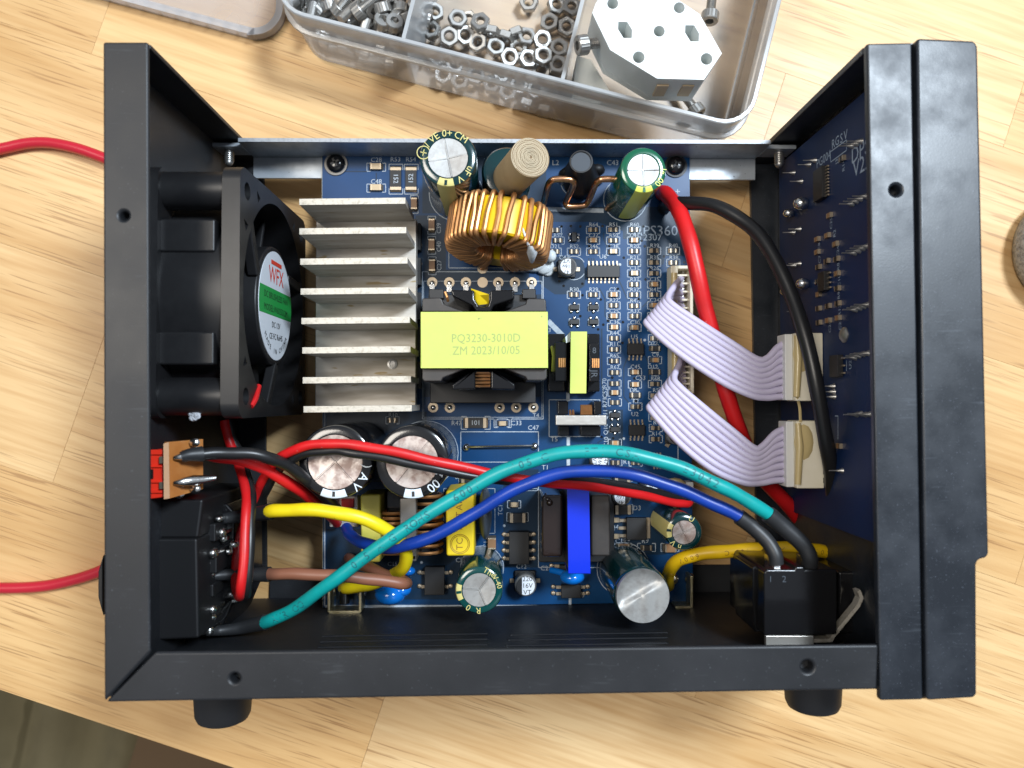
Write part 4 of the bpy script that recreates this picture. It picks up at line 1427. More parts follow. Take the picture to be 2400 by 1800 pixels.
# electrolytic capacitors
def glyphs(g, c, rad, items, z, size):
    for st, deg, *sz in items:
        a = math.radians(deg)
        d = Vector((math.cos(a), math.sin(a), 0))
        g.text(st, c + d * rad + Vector((0, 0, z)), sz[0] if sz else size, (d.y, -d.x, 0), (d.x, d.y, 0))
def ecap(px, py, zt, R_, ra, sleeve, top, stripe_deg, stripe_mat, items, label, cross=4, rot=0.0, stripe_w=24, top_c=None, flip=False, tsz=2.6):
    """px, py: pixel of the centre of the top"""
    t = P(px, py, zt)
    base = Vector((t.x, t.y, ZP))
    h = zt - ZP
    o = G().lathe([(R_ - 0.3, 0.1), (R_, 0.5), (R_, h - 0.9), (R_ - 0.25, h - 0.3), (R_ - 0.9, h), (ra + 0.2, h - 0.02), (ra, h - 0.25), (ra, h - 1.2)], base, n=56).obj('electrolytic_capacitor', sleeve, pcb, smooth=40, label=label)
    dg = G()
    tt = base + Vector((0, 0, h - 0.12))
    ks = cross
    for q in range(ks):
        a0 = rot + 2 * math.pi * q / ks
        pts = []
        tilt = Vector((RND.uniform(-.06, .06), RND.uniform(-.06, .06), 0))
        m = 12
        cpt = tt + Vector((0, 0, -0.22))
        rim = []
        for i in range(m + 1):
            a = a0 + 0.03 + (2 * math.pi / ks - 0.06) * i / m
            d = Vector((math.cos(a), math.sin(a), 0))
            rim.append(tt + d * ra + Vector((0, 0, d.dot(tilt) * ra)))
        vs = [cpt] + rim
        dg.add(vs, [(0, i + 1, i + 2) for i in range(m)])
    dg.cyl(tt + Vector((0, 0, -0.7)), tt + Vector((0, 0, -0.5)), ra + 0.1, n=40)
    to = dg.obj('aluminium_top', top, o, fix=False)
    rg = G()
    for q in range(ks):
        a = rot + 2 * math.pi * q / ks
        d = Vector((math.cos(a), math.sin(a), 0))
        rg.tube([tt + Vector((0, 0, -0.22)), tt + d * (ra * 0.97) + Vector((0, 0, 0.08))], 0.24, 6)
    rg.obj('score_line', top, o, smooth=50)
    if stripe_mat:
        sg = G()
        a = math.radians(stripe_deg)
        w = math.radians(stripe_w)
        sg.lathe([(R_ + 0.04, 1.0), (R_ + 0.04, h - 0.9), (R_ - 0.22, h - 0.26), (R_ - 0.88, h + 0.04), (ra + 0.3, h + 0.03)], base, n=10, a0=a - w, a1=a + w)
        # lathe starts from the axis frame: rotate the arc into place
        sg.obj('stripe', stripe_mat, o, smooth=40, fix=False)
        gl = G()
        glyphs(gl, Vector((base.x, base.y, 0)), (R_ + ra) / 2, items, zt + 0.07, tsz)
        if gl.v:
            gl.obj('lettering', 'white_print' if stripe_mat == 'white_print' else stripe_mat, o, fix=False)
        mk = G()
        d = Vector((math.cos(a), math.sin(a), 0))
        mk.box(base + d * (R_ * 0.86) + Vector((0, 0, h + 0.08)), (1.3, 0.7, 0.05), rz=a)
        mk.obj('minus_mark', 'black_print' if sleeve == 'sleeve_black' else sleeve, o)
    return o
ecap(1050, 370, 49, 7.5, 5.15, 'sleeve_dark', 'can_top', -95, 'gold_print', [('CM', 58), ('0+', 92), ('VE', 125), ('/', 148), ('⊕', 168), ('uF', -32), ('V', -60)], 'tall dark green capacitor at the top edge, gold lettering round its silver top', 4, 0.2, 18)
ecap(1508, 398, 44, 6.2, 4.25, 'sleeve_mid', 'can_top', -88, 'lime_print', [('le', -5), ('00', -38)], 'bright green capacitor near the top right corner of the board', 4, 0.02, 24, tsz=2.4)
ecap(785, 1083, 49, 9.5, 7.0, 'sleeve_black', 'can_top_dull', -92, 'white_print', [('V', -48), ('A', -28), (')', -8)], 'left one of the two large black capacitors, bare metal top', 4, 0.75, 22, tsz=3.2)
ecap(966, 1083, 49, 9.5, 6.7, 'sleeve_black', 'can_top_dull', -88, 'white_print', [('g', -22), ('00', -48), ('A', 0, 2.2)], 'right one of the two large black capacitors, bare metal top', 4, 0.9, 16, tsz=3.4)
ecap(1123, 1383, 42, 6.3, 4.4, 'sleeve_green', 'can_top', 186, 'gold_print', [('The', 60, 2.2), ('V', 38, 2.0), ('-40', 18, 2.0), ('0', 238), ('R', 268)], 'green capacitor near the bottom edge with a three-line scored top', 3, 0.95, 22, tsz=2.3)
ecap(1604, 1248, 37, 5.0, 3.2, 'sleeve_dark', 'can_top_dull', 172, 'gold_print', [('U', 62), ('V', 222), ('n', 250)], 'small dark green capacitor leaning over the right edge of the board', 4, 0.45, 26, tsz=2.2)
# capacitor with a bare dented can
t = P(1507, 1398, 47)
base = Vector((t.x, t.y, ZP))
o = G().lathe([(7.4, 0.1), (7.4, 30.5), (7.25, 31.4), (6.95, 31.9), (6.95, 30)], base, n=56).obj('electrolytic_capacitor', 'sleeve_dark', pcb, smooth=40, label='wide capacitor with a bare dented grey metal top')
dg = G()
nr, na = 10, 48
vs, fs = [tuple(base + Vector((0, 0, 33.0)))], []
for j in range(1, nr + 1):
    for i in range(na):
        a = 2 * math.pi * i / na
        r = 6.85 * j / nr
        x, y = r * math.cos(a), r * math.sin(a)
        k = x * -0.5 + y * 0.86
        dz = -0.9 * max(0, min(1, (k - 0.2) / 1.2)) * (1 - (j / nr) ** 6)
        vs.append(tuple(base + Vector((x, y, 33.0 + dz + 0.12 * math.sin(x * 1.3) * (1 - j / nr)))))
for i in range(na):
    fs.append((0, 1 + i, 1 + (i + 1) % na))
for j in range(nr - 1):
    for i in range(na):
        fs.append((1 + j * na + i, 1 + (j + 1) * na + i, 1 + (j + 1) * na + (i + 1) % na, 1 + j * na + (i + 1) % na))
dg.add(vs, fs)
dg.lathe([(6.85, 33.0), (7.0, 32.6), (7.0, 30)], base, n=48, a0=0, caps=False)
dg.obj('bare_can', 'can_top', o, smooth=50)
# upright capacitor wearing a paper roll
t = P(1188, 402, 37)
base = Vector((t.x, t.y, ZP))
o = G().lathe([(6.9, 0.1), (7.0, 0.4), (7.0, 22), (6.4, 23), (5, 23.2), (0, 23)], base, n=48).obj('electrolytic_capacitor', 'sleeve_dark', pcb, smooth=40, label='dark capacitor hidden under a wound paper roll')
r0_, r1_ = P(1197, 418, 36), P(1243, 369, 52)
ax = (r1_ - r0_).normalized()
rl = G().cyl(r0_, r1_, 5.0, 5.15, n=40).obj('paper_roll', 'paper_roll', o, smooth=40)
q_ = ax.to_track_quat('Z', 'Y')
sp = []
for i in range(420):
    a = i * 0.2
    r = 0.35 + 4.75 * i / 420
    wob = 1 + 0.03 * math.sin(a * 3.1 + i * .05) * (1 - i / 600)
    sp.append(r1_ + q_ @ Vector((r * wob * math.cos(a), r * wob * math.sin(a), 0.02 + 0.12 * math.sin(i * 0.013))))
G().tube([p + ax * 0.06 for p in sp], 0.125, 5).obj('wound_end', 'paper_end', o, smooth=50)
G().cyl(r1_ - ax * .1, r1_ + ax * .02, 5.1, n=40).obj('roll_gap_shade', 'paper_gap_shade', o, smooth=50)  # dark disc behind the spiral, paints the shade in its gaps
# choke in black shrink sleeve
bb, tp = P(1360, 428, ZP), P(1362, 380, 31)
g = G().tube([bb, bb + (tp - bb) * 0.3, bb + (tp - bb) * 0.62, tp], 4, 18, radii=[5.2, 5.6, 4.3, 3.3])
g.ball(bb + Vector((-4.0, 1.0, 5)), 2.6, 12, (1.2, .8, 1.5))
g.ball(bb + Vector((4.4, 2.0, 6)), 2.2, 12, (1.1, .8, 1.3))
ck = g.obj('choke', 'black_rubber', pcb, smooth=60, label='choke in a black shrink sleeve with a round grey top')
adir = (tp - bb).normalized()
G().lathe([(3.35, -0.4), (3.3, 0.5), (2.9, 0.55), (2.85, 0.0)], tp, axis=adir, n=28, caps=False).obj('sleeve_lip', 'black_rubber', ck, smooth=40)
G().cyl(tp - adir * 0.2, tp + adir * 0.12, 2.85, n=28).obj('core_end', 'disc_grey', ck, smooth=40)
for s in (-1, 1):
    G().ball(bb + Vector((s * 5.6, 0.5, 0.6)), 1.5, 10).obj('solder_joint', 'solder', ck, smooth=50)
# copper shunt
sh = [(1270, 490, 14), (1276, 468, 19), (1284, 436, 26), (1292, 424, 28), (1304, 420, 28.5), (1330, 420, 28.5), (1342, 424, 28), (1344, 434, 26.5), (1330, 466, 19), (1326, 478, 17.4), (1334, 484, 17),
      (1366, 482, 17), (1376, 476, 17.6), (1384, 460, 20), (1396, 432, 26.5), (1404, 423, 28), (1414, 420, 28.5), (1446, 420, 28.5), (1456, 424, 28), (1457, 434, 26.5), (1440, 464, 20), (1424, 490, 14)]
G().tube(spline([P(*s) for s in sh], 5), 0.95, 12).obj('copper_shunt', 'copper', pcb, smooth=True, label='thick bare copper wire bent into square waves')
# toroid
tc_ = P(1170, 545, 29.5)
axn = Vector((-0.13, -0.97, 0.16)).normalized()
e1 = Vector((1, 0, 0))
e1 = (e1 - axn * e1.dot(axn)).normalized()
e2 = axn.cross(e1)
Ri, Ro, hh = 6.6, 13.6, 4.9
def tpt(phi, r, a):
    return tc_ + (e1 * math.cos(phi) + e2 * math.sin(phi)) * r + axn * a
g = G()
n = 64
sec = [(Ri, -hh), (Ri, hh), (Ri + .6, hh + .5), (Ro - .6, hh + .5), (Ro, hh), (Ro, -hh), (Ro - .6, -hh - .5), (Ri + .6, -hh - .5)]
for i in range(n):
    for r, a in sec:
        g.v.append(tpt(2 * math.pi * i / n, r, a))
for i in range(n):
    for j in range(8):
        g.f.append((i * 8 + j, ((i + 1) % n) * 8 + j, ((i + 1) % n) * 8 + (j + 1) % 8, i * 8 + (j + 1) % 8))
tor = g.obj('toroid_inductor', 'core_yellow', pcb, smooth=35, label='yellow ring core wound with thick enamelled copper wire')
wr = 0.71
ring = [(Ro + wr, 0.0), (Ro + wr, hh * .8), (Ro + wr * .6, hh + wr * 1.3), (Ro - 1.2, hh + .5 + wr), ((Ri + Ro) / 2, hh + .5 + wr), (Ri + 1, hh + .5 + wr), (Ri - wr * .5, hh + wr), (Ri - wr, hh * .6),
        (Ri - wr, -hh * .6), (Ri - wr * .5, -hh - wr), (Ri + 1, -hh - .5 - wr), (Ro - 1.2, -hh - .5 - wr), (Ro + wr * .6, -hh - wr * 1.3), (Ro + wr, -hh * .8)]
top_phi = math.atan2(e2.z, e1.z)
turns = []
phi = top_phi - math.pi * 0.93
while phi < top_phi + math.pi * 0.93:
    turns.append(phi)
    d = phi - top_phi
    near = math.exp(-((d + 0.30) / 0.5) ** 2)
    phi += 0.124 + 0.105 * near
wp = []
for k in range(len(turns) - 1):
    for j, (r, a) in enumerate(ring):
        f = j / len(ring)
        wp.append(tpt(turns[k] + (turns[k + 1] - turns[k]) * f + 0.02 * math.sin(k * 2.3), r + 0.10 * math.sin(k * 1.7), a))
g = G().tube(spline(wp, 3), wr, 8)
g.obj('winding', 'enamel_copper', tor, smooth=True)
G().tube(spline([P(1150, 600, 24), P(1142, 615, 19), P(1131, 628, 14)], 5), 0.95, 8).obj('lead', 'enamel_copper', tor, smooth=True)
g = G()
for x, y, z, r, sc in ((1255, 620, 15, 3.4, (1.3, .7, .5)), (1275, 622, 15, 2.6, (1.2, 1.1, .5)), (1284, 634, 14.5, 1.8, (1, 1, .5)), (1292, 600, 18, 1.6, (1, 1.2, 1)), (1240, 616, 16, 2.0, (1.3, .6, .6))):
    g.ball(P(x, y, z), r, 12, sc)
g.tube(spline([P(1222, 528, 41), P(1232, 556, 42), P(1240, 585, 38), P(1246, 618, 22)], 6), 0.3, 6, radii=None)
g.tube([P(1240, 572, 41.2), P(1247, 592, 37), P(1247, 618, 24)], 1, 8, radii=[0.15, 1.5, 0.5])
g.obj('glue', 'glue_white', tor, smooth=60)

# heat sink with eight fins
zt_, zb_ = 42.0, 22.0
hs_b = G()
q0, q1 = P(741, 512, zb_), P(974, 952, zb_)
hs_b.box(((q0.x + q1.x) / 2, (q0.y + q1.y) / 2, zb_ - 2), (q1.x - q0.x, q0.y - q1.y, 4))
hs_o = hs_b.obj('heat_sink', 'aluminium_fin', pcb, bevel=0.2, label='silver aluminium heat sink with eight fins beside the fan')
fins = [(702, 950, 472), (702, 952, 541), (704, 955, 612), (705, 957, 682), (707, 960, 751), (709, 962, 820), (710, 963, 890), (712, 965, 958)]
for x0, x1, y in fins:
    a, b = P(x0, y + 1.5, zt_), P(x1, y - 1.5, zt_)
    f = G().prism([(a.x, a.y - 0.8), (b.x, b.y - 0.8), (b.x, b.y + 0.8), (a.x, a.y + 0.8)], zb_, zt_)
    fo = f.obj('fin', 'aluminium_fin', hs_o)
    f = G().prism([(a.x - .02, a.y - 0.82), (b.x + .02, b.y - 0.82), (b.x + .02, b.y + 0.82), (a.x - .02, a.y + 0.82)], zt_, zt_ + 0.12)
    f.obj('fin_edge', 'aluminium_cut', hs_o)
p = P(920, 853, zb_)
G().lathe([(1.5, 0.02), (1.5, 0.4), (0.9, 0.5), (0.9, 0.1), (0, 0.1)], p, n=20).obj('rivet', 'steel', hs_o, smooth=40)
ug = G()
for y in (560, 640, 720, 800, 880):
    p = B(900, y)
    ug.box((p.x + 4, p.y, ZP + 2), (15, 8, 3.6))
    ug.box((p.x - 6, p.y, ZP + 2), (4, 6, 7.6))
ug.obj('power_device', 'black_epoxy', hs_o)

# main transformer
TZ = 50.0
tr = empty('main_transformer', P(1134, 800, ZP), None)
tr.parent = pcb
tr.location = (P(1134, 800, ZP) - wl(pcb)) * MM
tr['label'] = 'large black transformer wrapped in pale yellow tape with printed date'
g = G()
g.boxpx(989, 733, 1281, 861, TZ - 0.3, ZP + 6)
g.obj('core', 'ferrite', tr, bevel=0.4)
a, b = P(986, 731, TZ), P(1284, 863, TZ)
g = G()
g.prism([(a.x, a.y), (b.x, a.y + 0.1), (b.x + .05, b.y + 0.1), (a.x + .15, b.y)], TZ - 0.25, TZ)
g.prism([(a.x - .05, a.y - .1), (a.x + .12, a.y - .1), (a.x + .12, b.y + .1), (a.x - .05, b.y + .1)], ZP + 7, TZ - 0.26)
g.prism([(b.x - .12, a.y - .1), (b.x + .05, a.y - .1), (b.x + .05, b.y + .1), (b.x - .12, b.y + .1)], ZP + 7, TZ - 0.26)
tape = g.obj('tape', 'tape_yellow', tr, bevel=0.15)
G().prism([(a.x + .1, b.y - 0.0), (b.x, b.y + 0.1), (b.x, b.y + 0.55), (a.x + .1, b.y + 0.45)], TZ + 0.02, TZ + 0.1).obj('tape_end', 'tape_yellow', tape)
g = G()
g.text('PQ3230-3010D', P(1139, 793, TZ + 0.06), 3.1, (1, 0.012, 0), (0, 1, 0), 0.90)
g.text('ZM 2023/10/05', P(1140, 822, TZ + 0.06), 3.1, (1, 0.012, 0), (0, 1, 0), 0.90)
g.obj('lettering', 'tape_print', tape, fix=False)
# core wings and bobbin, above and below the tape
g = G()
g.ppx([(989, 731), (989, 699), (1030, 697), (1036, 702), (1040, 712), (1088, 731)], 48, 20)
g.ppx([(1180, 731), (1232, 712), (1234, 702), (1240, 699), (1277, 700), (1280, 706), (1281, 731)], 48, 20)
g.ppx([(989, 863), (989, 888), (994, 894), (1034, 894), (1038, 886), (1095, 863)], 48, 20)
g.ppx([(1180, 863), (1232, 884), (1236, 892), (1276, 892), (1282, 886), (1282, 863)], 48, 20)
g.obj('core_wing', 'ferrite', tr, bevel=0.35)
g = G()
g.ppx([(1056, 679), (1112, 680), (1112, 700), (1122, 716), (1132, 720), (1143, 716), (1148, 700), (1148, 680), (1206, 679), (1206, 700), (1158, 716), (1150, 731), (1116, 731), (1106, 716), (1060, 694)], 46, 24)
g.ppx([(1058, 902), (1112, 866), (1152, 866), (1208, 900), (1206, 914), (1150, 912), (1150, 872), (1114, 872), (1114, 912), (1060, 914)], 46, 24)
g.obj('bobbin', 'black_gloss', tr, bevel=0.5)
g = G()
g.boxpx(1005, 677, 1040, 700, 30, 15)
g.boxpx(1224, 677, 1256, 700, 30, 15)
g.boxpx(1008, 894, 1256, 945, 24, 15)
g.boxpx(1004, 690, 1258, 731, 28, 15)
g.obj('pin_base', 'black_epoxy', tr, bevel=0.3)
g = G()
for k, y in enumerate((872, 880, 888, 896, 904)):
    a, b = P(1115, y, 44 - k * 1.2), P(1149, y, 44 - k * 1.2)
    g.cyl(a, b, 0.45, n=8)
g.obj('winding', 'enamel_copper', tr, smooth=True)
G().tube([P(1043, 684, 34), P(1048, 696, 34), P(1050, 706, 33)], 0.4, 6).obj('lead', 'enamel_copper', tr, smooth=True)
g = G()
a, b, c, d = P(1104, 676, 44), P(1146, 690, 47), P(1146, 712, 44), P(1112, 716, 44)
g.add([a, b, c, d, (a + c) / 2 + Vector((0, 0, 1.5))], [(0, 1, 4), (1, 2, 4), (2, 3, 4), (3, 0, 4)])
g.obj('tape_flap', 'box_cap_yellow', tr, fix=False)

# small transformer beside it
t2 = empty('driver_transformer', P(1345, 850, ZP), None)
t2.parent = pcb
t2.location = (P(1345, 850, ZP) - wl(pcb)) * MM
t2['label'] = 'small black transformer with one upright yellow tape band'
TZ2 = 33.0
g = G()
g.ppx([(1338, 777), (1376, 777), (1374, 922), (1336, 922)], TZ2, TZ2 - 0.25)
g.ppx([(1337, 777), (1376, 777), (1376, 778), (1337, 778)], TZ2 - .3, ZP + 4)
g.obj('tape', 'tape_yellow', t2, bevel=0.1)
G().boxpx(1339, 780, 1373, 920, TZ2 - .3, ZP + 2).obj('core', 'ferrite', t2, bevel=0.3)
G().ppx([(1325, 790), (1337, 778), (1337, 800), (1327, 804)], 31, 18).obj('tape_fold', 'label_white', t2)
g = G()
g.boxpx(1300, 802, 1330, 894, 30, 16)
g.boxpx(1380, 803, 1405, 895, 30, 16)
g.boxpx(1284, 782, 1325, 918, 20, 14.3)
g.boxpx(1376, 782, 1406, 918, 20, 14.3)
bo2 = g.obj('bobbin', 'black_gloss', t2, bevel=0.4)
for x, y in ((1318, 850), (1397, 851)):
    p = P(x, y, 30)
    wo = G()
    for k in range(4):
        wo.cyl((p.x - 0.9 + 0.55 * k, p.y - 1.3, 29.9), (p.x - 0.9 + 0.55 * k, p.y + 1.3, 29.9), 0.28, n=8)
    wo.obj('winding', 'enamel_copper', t2, smooth=True)
G().tube([P(1294, 812, 26), P(1298, 835, 27), P(1296, 870, 26)], 0.5, 6).obj('winding', 'gold_print', t2, smooth=True)
G().text('8', P(1393, 822, 30.06), 2.4).text('JR', P(1392, 876, 30.06), 2.6, (0, -1, 0), (1, 0, 0)).obj('lettering', 'disc_grey', bo2, fix=False)

# gate choke with a metal clip
t3 = empty('clip_inductor', P(1360, 985, ZP), None)
t3.parent = pcb
t3.location = (P(1360, 985, ZP) - wl(pcb)) * MM
t3['label'] = 'small inductor under a wide bright metal strip'
G().boxpx(1302, 973, 1422, 997, 25, 23.2).obj('clip', 'clip_metal', t3, bevel=0.3)
g = G()
g.boxpx(1306, 975, 1418, 995, 23.1, 15)
g.boxpx(1307, 940, 1332, 972, 21, 14.3)
g.boxpx(1392, 940, 1410, 972, 21, 14.3)
g.boxpx(1308, 998, 1334, 1022, 20, 14.3)
g.boxpx(1360, 998, 1408, 1022, 20, 14.3)
g.obj('bobbin', 'black_gloss', t3, bevel=0.3)
g = G()
for k in range(9):
    x = 1362 + k * 3
    g.cyl(P(x, 950, 19), P(x, 972, 22), 0.26, n=6)
for k in range(2):
    g.cyl(P(1336 + k * 7, 962, 20), P(1337 + k * 7, 974, 22), 0.35, n=6)
g.obj('winding', 'enamel_copper', t3, smooth=True)

# standby transformer with blue tape
t4 = empty('standby_transformer', P(1350, 1230, ZP), None)
t4.parent = pcb
t4.location = (P(1350, 1230, ZP) - wl(pcb)) * MM
t4['label'] = 'black varnished transformer wrapped by an upright blue tape band'
G().ppx([(1329, 1136), (1381, 1136), (1384, 1344), (1332, 1344)], 37, 36.7).obj('tape', 'tape_blue', t4, bevel=0.1)
G().ppx([(1331, 1137), (1379, 1137), (1382, 1343), (1334, 1343)], 36.6, 15).obj('core', 'ferrite', t4, bevel=0.3)
p, q = P(1332, 1344, 36.7), P(1384, 1344, 36.7)
G().prism([(p.x, p.y - 0.1), (q.x, q.y - 0.1), (q.x, q.y), (p.x, p.y)], 22, 36.6).obj('tape_side', 'tape_blue', t4)
G().boxpx(1270, 1160, 1319, 1306, 32, 15).obj('coil_former', 'varnish', t4, bevel=0.8)
G().boxpx(1385, 1160, 1430, 1304, 33, 15).obj('coil_former', 'ferrite', t4, bevel=0.6)
G().ball(P(1288, 1178, 32), 1.0, 10).ball(P(1284, 1170, 31.5), 0.9, 10).tube([P(1278, 1158, 30), P(1288, 1172, 32.2), P(1284, 1182, 31.5)], 0.4, 6).obj('varnish_bead', 'varnish', t4, smooth=60)
G().boxpx(1264, 1150, 1440, 1318, 18, 14.2).obj('pin_base', 'black_epoxy', t4, bevel=0.3)

# film and disc capacitors
xc = G().ppx([(1044, 1150), (1084, 1146), (1112, 1160), (1112, 1303), (1046, 1304)], 31, 15).obj('film_capacitor', 'box_cap_yellow', pcb, bevel=0.7, label='bright yellow boxed film capacitor marked TC')
g = G()
p = P(1078, 1275, 31.05)
for r in (2.7, 2.3):
    pts = [p + Vector((math.cos(a * math.pi / 16), math.sin(a * math.pi / 16), 0)) * r for a in range(32)]
    g.tube(pts, 0.09, 5, closed=True)
g.text('TC', p, 2.6, (0, 1, 0), (-1, 0, 0))
for k, ch in enumerate('TITAN'):
    g.text(ch, P(1077, 1240 - 17 * k, 31.05), 2.6, (0, 1, 0), (-1, 0, 0))
g.obj('embossing', 'wire_amber_print', xc, fix=False)
G().ppx([(844, 1160), (892, 1158), (892, 1318), (846, 1320)], 28, 15).obj('film_capacitor', 'box_cap_old', pcb, bevel=0.6, label='dull yellow boxed film capacitor under the wires')
c_ = P(1137, 1205, 24)
G().ball((c_.x, c_.y, 22), 7.6, 28, (0.26, 1, 1)).obj('disc_thermistor', 'disc_grey', pcb, smooth=60, label='slate grey disc standing on edge beside the yellow capacitor')
yc = G()
for x, y, r in ((915, 1392, 4.2), (900, 1380, 2.6), (940, 1382, 2.8), (958, 1338, 1.8)):
    yc.ball(P(x, y, 20), r, 16, (1.1, 0.75, 1.0))
yc.obj('disc_capacitor', 'disc_blue', pcb, smooth=60, label='glossy blue disc capacitor under the brown wire')
G().ball(P(1341, 1352, 19), 3.7, 16, (1.0, 0.62, 0.9)).tube([P(1292, 1336, 15), P(1310, 1340, 17), P(1330, 1346, 19)], 1.0, 8).obj('disc_capacitor', 'disc_blue', pcb, smooth=60, label='glossy blue disc capacitor below the blue tape')
# mains filter choke
t5 = empty('filter_choke', P(960, 1240, ZP), None)
t5.parent = pcb
t5.location = (P(960, 1240, ZP) - wl(pcb)) * MM
t5['label'] = 'mains filter choke with a grey core bar and copper winding'
G().boxpx(937, 1168, 976, 1314, 32, 29).boxpx(937, 1300, 976, 1316, 32, 15).obj('core', 'grey_core', t5, bevel=0.4)
G().boxpx(905, 1150, 1028, 1200, 22, 15).boxpx(905, 1275, 1010, 1300, 22, 15).obj('bobbin', 'black_gloss', t5, bevel=0.4)
for cx_, y0, y1 in ((926, 1198, 1290), (996, 1160, 1290)):
    g = G()
    for k in range(9):
        y = y0 + (y1 - y0) * k / 8
        c = P(cx_, y, 22)
        pts = [c + Vector((math.cos(a * math.pi / 8) * 5.0, 0, math.sin(a * math.pi / 8) * 5.0)) for a in range(16)]
        g.tube(pts, 0.5, 6, closed=True)
    g.obj('winding', 'enamel_copper', t5, smooth=True)
# jumper wire
g = G().tube(spline([B(1095, 1047), P(1100, 1047, 15.2), P(1170, 1046, 15.6), P(1245, 1045, 15.2), B(1252, 1046)], 6), 0.4, 8)
g.obj('jumper_wire', 'solder', pcb, smooth=True)
for x, y in ((1094, 1048), (1253, 1046)):
    G().ball(B(x, y) + Vector((0, 0, .3)), 1.25, 12, (1, 1, 0.8)).obj('solder_joint', 'solder', pcb, smooth=50)
# little can capacitors
def can(px, py, r, zt, lines, rot, label, white=True):
    t = P(px, py, zt)
    base = Vector((t.x, t.y, ZP))
    h = zt - ZP
    o = G().box((t.x, t.y, ZP + 0.7), (2 * r, 2 * r, 1.2)).obj('can_capacitor', 'black_epoxy', pcb, bevel=0.3, label=label)
    G().lathe([(r - .1, 1.3), (r, 1.8), (r - .15, 2.2), (r, 2.6), (r, h - .6), (r - .5, h), (0, h)], base, n=36).obj('can', 'can_top', o, smooth=35)
    a = math.radians(rot)
    X, Y = Vector((math.cos(a), math.sin(a), 0)), Vector((-math.sin(a), math.cos(a), 0))
    rr = r - 0.45
    top = base + Vector((0, 0, h + .03))
    w = [top + X * (rr * math.cos(b)) + Y * (rr * math.sin(b)) for b in [math.radians(-113 + 226 * i / 24) for i in range(25)]]
    G().quad(*w).obj('white_face', 'label_white', o, fix=False)
    w = [top + X * (rr * math.cos(b)) + Y * (rr * math.sin(b)) for b in [math.radians(113 + 134 * i / 14) for i in range(15)]]
    G().quad(*w).obj('black_mark', 'black_print', o, fix=False)
    g = G()
    k = r * 0.62
    for i, s in enumerate(lines):
        g.text(s, top + X * (0.16 * r) + Y * (k * (1 - i)) + Vector((0, 0, .04)), r * 0.62, X, Y)
    g.obj('lettering', 'black_print', o, fix=False)
    for s in (-1, 1):
        p = base + X * (s * (r + 0.8))
        G().box((p.x, p.y, ZP + 0.3), (1.2, 1.2, 0.5), rz=a).obj('pin', 'tinned_pad', o)
can(1331, 624, 2.7, 19.6, ('47', '16v', 'VT'), 180, 'small silver can capacitor marked 47 near the toroid')
can(1232, 1373, 3.15, 21, ('220', '16V', 'VT'), 0, 'silver can capacitor marked 220 by the green capacitor')
can(1406, 1078, 2.7, 19.6, ('47', '16v', 'VT'), -90, 'small silver can capacitor between the teal and blue wires')
can(1458, 1164, 2.7, 19.6, ('47', '16v', 'VT'), 180, 'small silver can capacitor under the red and black leads')
can(1532, 1152, 3.15, 21, ('220', '16v', 'VT'), 180, 'silver can capacitor marked 220 half under the leads')
can(1585, 1022, 2.5, 19.0, ('22', '16v', 'VT'), 60, 'silver can capacitor half hidden by the lilac ribbon')
# board connectors
def header(y0, y1, npin, xo, label):
    o = G().boxpx(1572 + xo, y0, 1624 + xo, y1, 16, 14.1).boxpx(1572 + xo, y0, 1589 + xo, y1, 21.5, 16).boxpx(1617 + xo, y0, 1625 + xo, y1, 21.5, 16).boxpx(1589 + xo, y0, 1617 + xo, y0 + 8, 21.5, 16).boxpx(1589 + xo, y1 - 8, 1617 + xo, y1, 21.5, 16)
    o = o.obj('ribbon_header', 'connector_cream', pcb, bevel=0.25, label=label)
    for i in range(npin):
        y = y0 + 16 + (y1 - y0 - 32) * i / (npin - 1)
        q = P(1603 + xo, y + 7, 20)
        G().box((q.x, q.y, 18.2), (4.0, 0.5, 3.6)).obj('rib', 'connector_cream', o)
        q = P(1601 + xo, y, 18)
        G().box((q.x, q.y, 17), (0.6, 0.6, 2.2)).obj('contact', 'solder', o)
    return o
header(622, 788, 8, 0, 'cream ribbon header on the board edge, upper of the two')
header(796, 922, 8, 2, 'cream ribbon header on the board edge, lower of the two')
G().tube([P(1580, 640, 21.6), P(1580, 780, 21.6)], 1.0, 8).tube([P(1582, 800, 21.6), P(1582, 905, 21.6)], 1.0, 8).obj('glue', 'glue_amber', pcb, smooth=60)
o = G().boxpx(1566, 1130, 1626, 1180, 20, 14.1).obj('fan_header', 'connector_white', pcb, bevel=0.3, label='white two pin socket at the right edge taking the red and black leads')
G().ball(P(1582, 1140, 20), 2.6, 12, (1.4, 1, .7)).tube([P(1586, 1178, 20), P(1584, 1192, 18), P(1580, 1200, 16)], 0.9, 8).obj('glue', 'glue_amber', pcb, smooth=60)
o = G().boxpx(772, 1163, 838, 1235, 17, 14.1).boxpx(772, 1163, 780, 1235, 21, 17).boxpx(830, 1163, 838, 1235, 21, 17).obj('mains_header', 'connector_white', pcb, bevel=0.3, label='white socket on the left board edge taking thick red and black wires')
G().boxpx(800, 1170, 828, 1190, 19, 16).obj('contact', 'wire_red', o)
